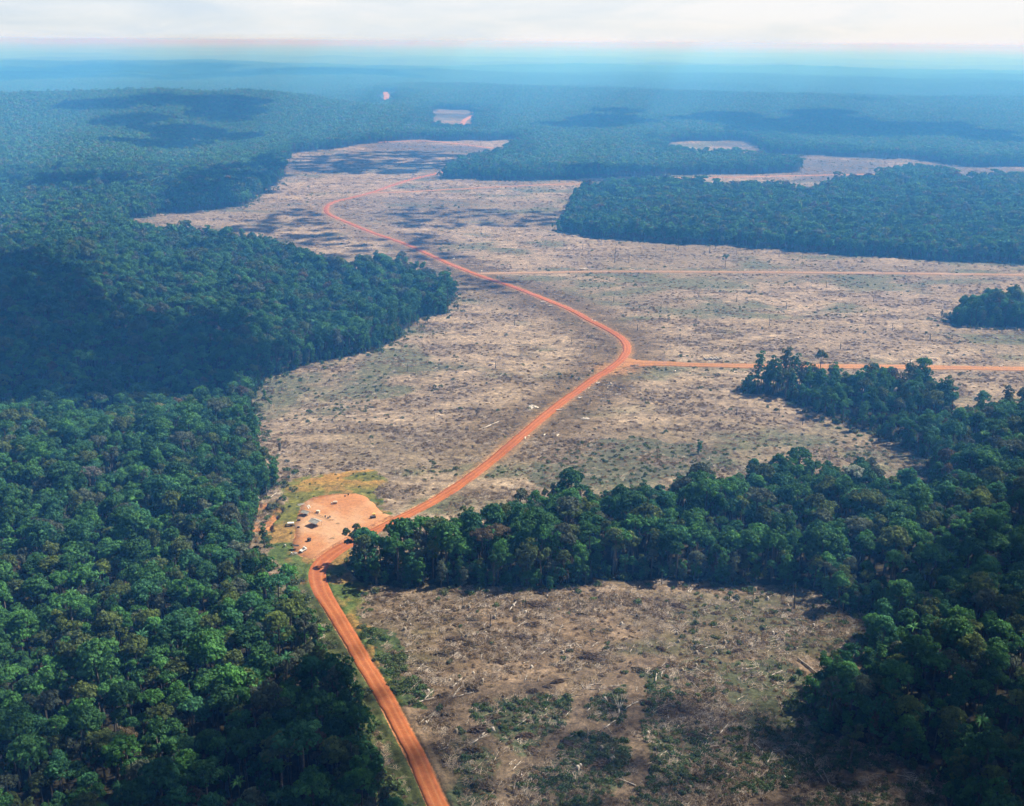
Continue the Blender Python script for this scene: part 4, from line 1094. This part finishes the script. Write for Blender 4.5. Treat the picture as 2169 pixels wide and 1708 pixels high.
# one bleached forked crown and a few single trunks
fork = MB()
for a in (-.5, -.15, .2, .55): fork.bent([np.array([0, 0, .3]), np.array([math.sin(a) * 3, 2.5, 1.4]), np.array([math.sin(a) * 6.5, 6.5, 2.4])], [.22, .16, .05], 6)
fork.bent([np.array([0, -3.5, .3]), np.array([0, 0, .3])], [.3, .24], 6)
c = ground([(1311, 1505)])[0]; o = place_mesh('fallen_tree', mat_copy(fork.mesh('fork', True), M_PALE), c[0], c[1], -.1, 1.0, .5, 0); o.rotation_euler = (.25, 0, -.1)
tag(o, 'bleached bare fallen tree with four forked limbs beside the brown track', 'fallen tree')
lg = MB().bent([np.array([-7.0, 0, .45]), np.array([0, .2, .5]), np.array([7.0, 0, .5])], [.5, .42, .3], 8).mesh('long_trunk', True)
for (pa, pb, lb) in (((1690, 1398), (1728, 1428), 'long grey trunk lying at the edge of the lower right forest'), ((531, 1035), (552, 1063), 'pale fallen trunk leaning out of the forest left of the yard'),
                     ((572, 1056), (586, 1046), 'short pale trunk on the grassy slope above the cut bank'), ((1018, 912), (1062, 893), 'long pale trunk lying in the middle of the big clearing')):
    a, b = ground([pa, pb]); d = b - a; ln = float(np.hypot(*d)); cc = (a + b) / 2
    o = place_mesh('fallen_tree', mat_copy(lg, M_PALE if 'pale' in lb else M_GREYWOOD), cc[0], cc[1], math.atan2(d[1], d[0]), 1.0, .3)
    f = min(ln / 14.0, 1.3); o.scale = (f, min(f, 1.0), min(f, 1.0)); tag(o, lb, 'fallen trunk')
# pale heap of chips
def mound(seed, a, b, h, m, n=18, rough=.25):
    rg = np.random.default_rng(seed); V = [[0, 0, h]]; rings = 5
    for k in range(1, rings + 1):
        for j in range(n):
            t = j * 2 * math.pi / n; f = k / rings * (1 + .15 * math.sin(3 * t + seed) + rough * .3 * rg.normal())
            V.append([math.cos(t) * a * f, math.sin(t) * b * f, max(-.3, h * (1 - (k / rings) ** 1.6) + rough * .3 * h * rg.normal()) if k < rings else -.4])
    T3 = np.array([[0, 1 + j, 1 + (j + 1) % n] for j in range(n)])
    Q = np.array([[1 + (k - 1) * n + j, 1 + k * n + j, 1 + k * n + (j + 1) % n, 1 + (k - 1) * n + (j + 1) % n] for k in range(1, rings) for j in range(n)])
    me = mk_mesh('mound', V, [Q, T3], smooth=False); me.materials.append(m); return me
c = ground([(1128, 863)])[0]; tag(place_mesh('chip_heap', mound(3, 4.0, 4.6, 1.6, M_SAWN, 22, .5), c[0], c[1], .3), 'white heap of chips lying alone left of the red road', 'heap')
c = ground([(1241, 887)])[0]; tag(place_mesh('chip_heap', mound(5, 2.2, 3.4, 1.0, M_SAWN, 18, .4), c[0], c[1], .9), 'smaller white heap right of the red road in the big clearing', 'heap')

# ----------------------------------------------------------------- the yard: shelters, truck, drums and stores
M_ROOF = simple('weathered_sheet', (0.25, 0.245, 0.22), var=.45, scale=1.4, rough=.8)
M_TARP = simple('dark_tarp', (0.035, 0.032, 0.03), var=.3, rough=.7)
M_CREAM = simple('cream_paint', (0.55, 0.48, 0.37), var=.12, rough=.5)
M_WHITE = simple('white_paint', (0.60, 0.585, 0.55), var=.08, rough=.45)
M_YELLOW = simple('yellow_paint', (0.78, 0.58, 0.14), var=.1, rough=.5)
M_DARK = simple('dark_iron', (0.05, 0.045, 0.042), var=.35, rough=.6)
M_GLASS = simple('dark_glass', (0.03, 0.035, 0.04), var=.1, rough=.15, spec=.5)
M_TIMBER = simple('rough_timber', (0.30, 0.20, 0.12), var=.3)
M_RUBBER = simple('rubber', (0.025, 0.025, 0.025), var=.2)
def empty(name, pxy, rz, label, cat, group=None):
    c = ground([pxy])[0]
    e = bpy.data.objects.new(name, None); COL.objects.link(e); e.location = (c[0], c[1], float(H(c[0], c[1])) + .2); e.rotation_euler = (0, 0, rz)
    return tag(e, label, cat, group)
def part(name, mb, m, parent, smooth=False):
    me = mb.mesh(name, smooth) if isinstance(mb, MB) else mb
    me.materials.append(m); return link(name, me, None, parent)

def shelter(pxy, L, W, hi, lo, rz, label):
    """open shelter: posts, pitched sheet roof"""
    e = empty('open_shelter', pxy, rz, label, 'shelter')
    for sx in (-1, 1):
        for sy, h in ((-1, lo), (1, lo)):
            part('post', MB().tube([sx * (L / 2 - .3), sy * (W / 2 - .3), -.3], [sx * (L / 2 - .3), sy * (W / 2 - .3), h], .1, .08, 6), M_TIMBER, e)
    r = MB(); o = .5; th = .09
    for s in (-1, 1):
        V = np.array([[-L / 2 - o, 0, hi], [L / 2 + o, 0, hi], [L / 2 + o, s * (W / 2 + o), lo - .1], [-L / 2 - o, s * (W / 2 + o), lo - .1]])
        V = np.concatenate([V, V - np.array([0, 0, th])])
        Q = np.array([[0, 1, 2, 3], [7, 6, 5, 4], [0, 4, 5, 1], [1, 5, 6, 2], [2, 6, 7, 3], [3, 7, 4, 0]])
        r.add(V, Q if s < 0 else Q[:, ::-1])
    part('roof', r, M_ROOF, e)
    part('ridge_pole', MB().tube([-L / 2 - .7, 0, hi + .05], [L / 2 + .7, 0, hi + .05], .09, .09, 6), M_TIMBER, e)
    part('table', MB().box([0, -.3, .75], [L * .5, 1.0, .08]).box([-L * .2, -.3, .37], [.1, .8, .74]).box([L * .2, -.3, .37], [.1, .8, .74]), M_TIMBER, e)
    return e
shelter((669, 1114), 5.6, 4.6, 3.6, 2.7, R(-38), 'larger open shelter with grey weathered roof in the orange yard')
shelter((648, 1092), 4.0, 3.0, 2.7, 2.0, R(-25), 'smaller open shelter with pale grey roof on the yard fence line')
# tarp covered stand
e = empty('tarp_shelter', (627, 1164), R(-4), 'low stand under a flat black tarp at the yard corner', 'shelter')
part('tarp', MB().box([0, 0, 2.1], [3.4, 2.6, .1], 0, R(-8)), M_TARP, e)
for sx in (-1, 1):
    for sy in (-1, 1): part('pole', MB().tube([sx * 1.5, sy * 1.1, -.3], [sx * 1.5, sy * 1.1, 2.05 - sy * .15], .05, .05, 6), M_TIMBER, e)
# truck
e = empty('small_truck', (642, 1169), R(62), 'small white truck parked at the near corner of the yard', 'truck')
body = MB().box([0, 0, .62], [4.6, 1.5, .22]); part('chassis', body, M_DARK, e)
cab = MB(); 
cv = np.array([[1.0, -.82, .7], [2.4, -.82, .7], [2.4, .82, .7], [1.0, .82, .7], [1.0, -.82, 1.45], [2.4, -.82, 1.25], [2.4, .82, 1.25], [1.0, .82, 1.45], [.95, -.72, 2.05], [1.75, -.72, 2.05], [1.75, .72, 2.05], [.95, .72, 2.05]])
cab.add(cv, np.array([[0, 3, 2, 1], [0, 1, 5, 4], [1, 2, 6, 5], [2, 3, 7, 6], [3, 0, 4, 7], [4, 5, 9, 8], [5, 6, 10, 9], [6, 7, 11, 10], [7, 4, 8, 11], [8, 9, 10, 11]])); part('cab', cab, M_WHITE, e)
part('windscreen', MB().box([2.12, 0, 1.66], [.03, 1.3, .72], 0, 0), M_GLASS, e).rotation_euler = (0, 0, 0)
bed = MB().box([-.75, 0, .80], [3.2, 1.7, .08]).box([-.75, .83, 1.1], [3.2, .06, .6]).box([-.75, -.83, 1.1], [3.2, .06, .6]).box([-2.33, 0, 1.1], [.06, 1.6, .6]).box([.83, 0, 1.25], [.06, 1.6, .9]); part('cargo_bed', bed, M_WHITE, e)
for sx in (-1.5, 1.6):
    for sy in (-1, 1):
        w = part('wheel', MB().tube([sx, sy * .62, .38], [sx, sy * .86, .38], .38, .38, 14), M_RUBBER, e); part('rim', MB().tube([sx, sy * .85, .38], [sx, sy * .88, .38], .2, .18, 10), M_WHITE, w)
# trailer
e = empty('flat_trailer', (616, 1114), R(8), 'cream boxy trailer on the grass left of the yard', 'trailer')
part('body', MB().box([0, 0, 1.2], [3.6, 1.9, 1.0]), M_CREAM, e); part('roof_panel', MB().box([0, 0, 1.74], [3.7, 2.0, .08]), M_WHITE, e)
part('drawbar', MB().tube([-1.8, 0, .8], [-3.2, 0, .5], .08, .06, 6), M_DARK, e)
for sy in (-1, 1): part('wheel', MB().tube([.3, sy * .85, .4], [.3, sy * 1.08, .4], .4, .4, 12), M_RUBBER, e)
def crate(pxy, d, rz, label, m, name='crate', cat='crate', lidm=None):
    e = empty(name, pxy, rz, label, cat)
    b = MB().box([0, 0, d[2] / 2], d)
    for sx in (-1, 1):
        for sy in (-1, 1): b.box([sx * (d[0] / 2), sy * (d[1] / 2), d[2] / 2], [.09, .09, d[2] + .06])
    part('body', b, m, e); part('lid', MB().box([0, 0, d[2] + .06], [d[0] + .16, d[1] + .16, .09]), lidm or m, e)
crate((655, 1147), (1.5, 1.4, 1.6), R(-30), 'dark upright box standing alone in the open yard', M_DARK)
crate((674, 1087), (1.9, 1.5, 1.3), R(-20), 'pale box beside the fence in the upper yard', M_CREAM)
crate((790, 1098), (3.0, 1.6, 1.0), R(20), 'long dark box at the right edge of the yard', M_DARK)
crate((633, 1104), (1.8, .9, .8), R(15), 'low dark box at the left yard edge behind the trailer', M_DARK)
crate((632, 1119), (1.3, .8, .7), R(30), 'small dark box at the left yard edge below the trailer', M_DARK)
def tank(pxy, l, r, rz, m, label):
    e = empty('storage_tank', pxy, rz, label, 'tank')
    b = MB().bent([np.array([-l / 2 - r * .25, 0, r + .3]), np.array([-l / 2, 0, r + .3]), np.array([l / 2, 0, r + .3]), np.array([l / 2 + r * .25, 0, r + .3])], [r * .6, r, r, r * .6], 14); part('shell', b, m, e, True)
    for sx in (-1, 1): part('saddle', MB().box([sx * l * .3, 0, .22], [.25, r * 1.7, .5]), M_DARK, e)
    part('hatch', MB().tube([0, 0, 2 * r + .25], [0, 0, 2 * r + .45], .22, .22, 10), m, e)
tank((710, 1068), 2.2, .75, R(12), M_CREAM, 'cream storage tank lying in the upper yard')
tank((792, 1093), 1.4, .6, R(15), M_YELLOW, 'yellow storage tank beside the long dark box')
DR = None
def drum(pxy, m, label, group='drums in the yard'):
    e = empty('oil_drum', pxy, 0, label, 'drum', group)
    part('shell', MB().tube([0, 0, 0], [0, 0, 1.0], .36, .36, 12).tube([0, 0, .32], [0, 0, .37], .39, .39, 12).tube([0, 0, .64], [0, 0, .69], .39, .39, 12), m, e)
    part('bung', MB().tube([.18, 0, 1.0], [.18, 0, 1.04], .05, .05, 8), M_DARK, e)
drum((703, 1068.5), M_WHITE, 'white drum just left of the cream tank'); drum((604.5, 1158), M_WHITE, 'white drum alone on the grass left of the yard')
drum((689, 1096), M_DARK, 'dark drum nearest the fence, leftmost of three'); drum((699, 1097), M_DARK, 'dark drum, rightmost of the three beyond the fence'); drum((695, 1099), M_DARK, 'dark drum, lowest of the three beyond the fence')
drum((731, 1053), M_DARK, 'dark drum at the top edge of the yard, left one of two'); drum((738, 1049.5), M_DARK, 'dark drum at the top edge of the yard, right one of two')
drum((618, 1175), M_WHITE, 'white drum at the near left corner beside the tarp stand')
for i, (a, b, lb) in enumerate([(651, 1074, 'leftmost white sack'), (654, 1072.5, 'topmost white sack'), (656, 1075.5, 'rightmost white sack'), (653, 1077.5, 'lowest white sack')]):
    c = ground([(a, b)])[0]; tag(place_mesh('sack', mound(20 + i, .8, .55, .5, M_WHITE, 10, .15), c[0], c[1], rgt.uniform(0, 3), 1, .25), lb + ' of four on the upper left of the yard', 'sack', 'white sacks in the yard')
for i, (a, b, s, m, lb) in enumerate([(637, 1069, 2.2, M_ROOF, 'grey rubble heap at the upper left yard edge'), (625, 1173, 1.8, M_ROOF, 'grey scrap heap below the tarp stand'), (705, 1141, 2.4, M_TIMBER, 'low brown earth heap in the middle of the yard'),
                                      (716, 1110, 1.6, M_TIMBER, 'small brown earth heap at the end of the fence')]):
    c = ground([(a, b)])[0]; tag(place_mesh('rubble_heap', mound(40 + i, s, s * .6, .55, m, 14, .6), c[0], c[1], .4, 1, .15), lb, 'heap')
def fence(pts, label, h=.9):
    P = spline(ground(pts), 2.2)
    e = bpy.data.objects.new('rail_fence', None); COL.objects.link(e); z0 = float(H(P[0, 0], P[0, 1])); e.location = (P[0, 0], P[0, 1], z0); tag(e, label, 'fence')
    Q = np.column_stack([P - P[0], H(P[:, 0], P[:, 1]) - z0 + .2])
    for p in Q: part('post', MB().tube(p + [0, 0, -.3], p + [0, 0, h], .08, .07, 5), M_TIMBER, e)
    for z in (.45, .8): part('rail', MB().bent([p + [0, 0, z] for p in Q], [.07] * len(Q), 5), M_TIMBER, e)
fence([(638, 1083), (662, 1088), (683, 1097), (700, 1104), (708, 1104)], 'low timber rail fence running across the upper yard')
fence([(664, 1057), (690, 1052), (716, 1049), (739, 1047.5)], 'low timber rail fence along the top edge of the yard', .7)

# ----------------------------------------------------------------- unseen clouds that throw the big shadows, some near ones added to dim the view
def cloud_mat():
    m, nt, out = mat('cloud_white')
    b = nd(nt, 'ShaderNodeBsdfDiffuse'); b.inputs['Color'].default_value = (.9, .9, .92, 1)
    nt.links.new(b.outputs[0], out.inputs['Surface']); return m
M_CLOUD = cloud_mat()
def ico():
    import bmesh
    bm = bmesh.new(); bmesh.ops.create_icosphere(bm, subdivisions=2, radius=1.0)
    V = np.array([v.co[:] for v in bm.verts]); F = np.array([[v.index for v in f.verts] for f in bm.faces]); bm.free(); return V, F
IV, IF = ico()
CLZ = 1000.0
CV, CF, cn = [], [], 0
def cloud(spec, dens, pr, squash=.55, z=15.0):
    """spec: outline of the shadow in the picture, dens: share of the sun it stops, pr: puff radius"""
    global cn
    P = poly([(a, b, z) for a, b in spec]) if not isinstance(spec, np.ndarray) else spec
    area = 0.5 * abs(np.dot(P[:, 0], np.roll(P[:, 1], 1)) - np.dot(P[:, 1], np.roll(P[:, 0], 1)))
    n = int(-math.log(max(1e-3, 1 - dens)) * area / (math.pi * (pr * 1.02) ** 2) * 1.0)
    lo, hi = P.min(0), P.max(0)
    t = (CLZ) / SUN[2]
    k = 0
    while k < n:
        x, y = rgt.uniform(lo, hi)
        if not inside(np.array([x]), np.array([y]), P)[0]: continue
        k += 1
        zz = CLZ + rgt.uniform(-15, 45); tt = zz / SUN[2]
        c = np.array([x, y, float(H(x, y)) + z]) + SUN * tt
        r = pr * rgt.uniform(.7, 1.3)
        CV.append(c + IV * r * np.array([1, 1, squash]) * (1 + .12 * rgt.normal(size=(len(IV), 1)))); CF.append(IF + cn); cn += len(IV)
    print('cloud puffs', n, 'area', int(area))
cloud([(-120, 560), (60, 540), (150, 590), (190, 640), (330, 690), (430, 680), (560, 735), (590, 770), (500, 790), (420, 830), (300, 850), (150, 860), (0, 850), (-120, 860)], .95, 14)
cloud([(640, 318), (800, 308), (930, 306), (1010, 318), (960, 335), (900, 350), (780, 352), (660, 350), (625, 340)], .68, 16)
cloud([(180, 215), (480, 205), (620, 215), (560, 240), (430, 285), (330, 290), (250, 270), (160, 240)], .82, 70)
cloud([(340, 400), (420, 372), (560, 335), (610, 345), (590, 385), (480, 425), (350, 432)], .8, 25)
cloud([(480, 470), (560, 440), (640, 420), (690, 430), (720, 470), (800, 500), (820, 520), (700, 520), (560, 500)], .45, 10)
cloud([(780, 425), (900, 418), (1080, 425), (1230, 430), (1200, 455), (1000, 462), (840, 460)], .42, 10)
cloud([(820, 478), (900, 470), (990, 490), (1010, 520), (930, 530), (850, 505)], .35, 9)
cloud([(930, 560), (1000, 555), (1130, 570), (1120, 590), (980, 600)], .3, 7)
cloud([(1480, 250), (1700, 235), (1900, 262), (2150, 280), (2150, 300), (1850, 290), (1600, 275)], .93, 120)
cloud([(0, 385), (120, 368), (270, 375), (300, 390), (150, 402), (0, 405)], .75, 30)
cloud([(250, 300), (400, 292), (560, 285), (560, 300), (380, 312), (240, 312)], .9, 70)
cloud([(1150, 690 - 330), (1400, 352), (1500, 345), (1480, 357), (1250, 372)], .5, 40)
cloud([(1950, 1180), (2300, 1000), (2400, 1250), (2350, 1500), (2200, 1380), (1900, 1290), (1800, 1260)], .75, 8)
cloud([(1700, 1480), (1880, 1430), (2300, 1420), (2400, 1760), (2020, 1780), (1960, 1600), (1780, 1560)], .93, 10)
cloud([(880, 1470), (1150, 1440), (1350, 1480), (1700, 1450), (1760, 1560), (1980, 1640), (2050, 1800), (860, 1800)], .38, 3.6, z=0)  # thin cloud added to half-shade the bottom of the clearing
cloud([(480, 1500), (620, 1420), (720, 1400), (800, 1530), (880, 1700), (900, 1800), (380, 1800), (420, 1640)], .9, 10)
cloud([(690, 1300), (760, 1380), (860, 1540), (960, 1740), (900, 1760), (770, 1500)], .30, 3.6, z=0)  # thin cloud added to dim the near road
cloud([(-60, 1520), (250, 1490), (480, 1560), (420, 1640), (380, 1820), (-80, 1820)], .36, 4)  # thin cloud added to dim the near left forest
cloud([(0, 150), (500, 140), (900, 150), (880, 165), (400, 168), (0, 172)], .9, 260)
cloud([(1080, 244), (1350, 236), (1420, 250), (1300, 275), (1050, 268)], .6, 110)
cloud(np.array([(-950, -650), (750, -650), (760, 250), (500, 300), (300, 270), (150, 305), (0, 275), (-120, 300), (-260, 265), (-420, 300), (-940, 260)], float), .96, 32)  # unseen cloud added over the camera, keeps sun off the near haze
cl_ob = link('clouds', mk_mesh('clouds', np.concatenate(CV), np.concatenate(CF), smooth=True), M_CLOUD)
tag(cl_ob, 'white broken clouds above the forest, unseen, some added to dim the near view', kind='structure')

# ----------------------------------------------------------------- air
hm, nt, out = mat('haze_air')
pv = nd(nt, 'ShaderNodeVolumePrincipled')
pv.inputs['Color'].default_value = (0.085, 0.375, 1.0, 1)
pv.inputs['Density'].default_value = 1.0 / 3350.0
pv.inputs['Anisotropy'].default_value = 0.08
pv.inputs['Absorption Color'].default_value = (0.94, 0.82, 1, 1)
nt.links.new(pv.outputs[0], out.inputs['Volume'])
hz = MB().box([0, 0, 0], [300000, 300000, 1.0])
zs = [GZMIN - 20.0, CZ + 6.0]
me = hz.mesh('haze'); 
for v in me.vertices: v.co.z = zs[0] if v.co.z < 0 else zs[1]
me.materials.append(hm); tag(link('haze', me), 'thin blue air over the whole forest', kind='stuff')

# ----------------------------------------------------------------- sky and sun
w = bpy.data.worlds.new('World'); scene.world = w; w.use_nodes = True
nt = w.node_tree; nt.nodes.clear()
wo = nt.nodes.new('ShaderNodeOutputWorld'); bg = nt.nodes.new('ShaderNodeBackground')
sky = nt.nodes.new('ShaderNodeTexSky'); sky.sky_type = 'NISHITA'; sky.sun_disc = False
sky.sun_elevation = SUN_EL; sky.sun_rotation = SUN_AZ; sky.air_density = 1.0; sky.dust_density = 2.0; sky.ozone_density = 1.0; sky.altitude = 200
tc = nt.nodes.new('ShaderNodeTexCoord')
mp = nt.nodes.new('ShaderNodeMapping'); mp.inputs['Scale'].default_value = (5, 5, 30); nt.links.new(tc.outputs['Generated'], mp.inputs[0])
nf = noise_fac(nt, 1.6, 6.0, 0.62, mp.outputs[0], 0.3)
sx = nt.nodes.new('ShaderNodeSeparateXYZ'); nt.links.new(tc.outputs['Generated'], sx.inputs[0])
ad = nd(nt, 'ShaderNodeMath', operation='MULTIPLY_ADD'); nt.links.new(sx.outputs['X'], ad.inputs[0]); ad.inputs[1].default_value = 0.55; nt.links.new(nf, ad.inputs[2])
WHITE = 9.9
cc = ramp(nt, ad.outputs[0], [(0.12, (.66, .79, .93)), (0.42, (.83, .90, .965)), (0.66, (.965, .978, 1.0))])
vm = nd(nt, 'ShaderNodeVectorMath', operation='SCALE'); nt.links.new(cc, vm.inputs[0]); vm.inputs['Scale'].default_value = WHITE
band = nd(nt, 'ShaderNodeMapRange'); band.interpolation_type = 'SMOOTHSTEP'; nt.links.new(sx.outputs['Z'], band.inputs[0])
band.inputs[1].default_value = 0.045; band.inputs[2].default_value = 0.16; band.inputs[3].default_value = 1.0; band.inputs[4].default_value = 0.0
mx = nt.nodes.new('ShaderNodeMix'); mx.data_type = 'RGBA'
nt.links.new(band.outputs[0], mx.inputs[0]); nt.links.new(sky.outputs[0], mx.inputs[6]); nt.links.new(vm.outputs[0], mx.inputs[7])
nt.links.new(mx.outputs[2], bg.inputs['Color']); bg.inputs['Strength'].default_value = 0.05
nt.links.new(bg.outputs[0], wo.inputs['Surface'])

sd = bpy.data.lights.new('sun', 'SUN'); sd.energy = 5.0; sd.angle = R(0.53); sd.color = (1.0, 0.982, 0.955)
so = bpy.data.objects.new('sun', sd); COL.objects.link(so)
so.rotation_euler = Vector((-SUN[0], -SUN[1], -SUN[2])).to_track_quat('-Z', 'Y').to_euler()
so.location = (0, 0, 3000)

scene.view_settings.view_transform = 'Standard'; scene.view_settings.look = 'None'
scene.view_settings.exposure = 1.0; scene.view_settings.gamma = 1.0
scene.cycles.use_denoising = True
scene.cycles.max_bounces = 4; scene.cycles.diffuse_bounces = 2; scene.cycles.glossy_bounces = 1; scene.cycles.transmission_bounces = 2; scene.cycles.volume_bounces = 0
scene.cycles.transparent_max_bounces = 8
scene.render.film_transparent = False
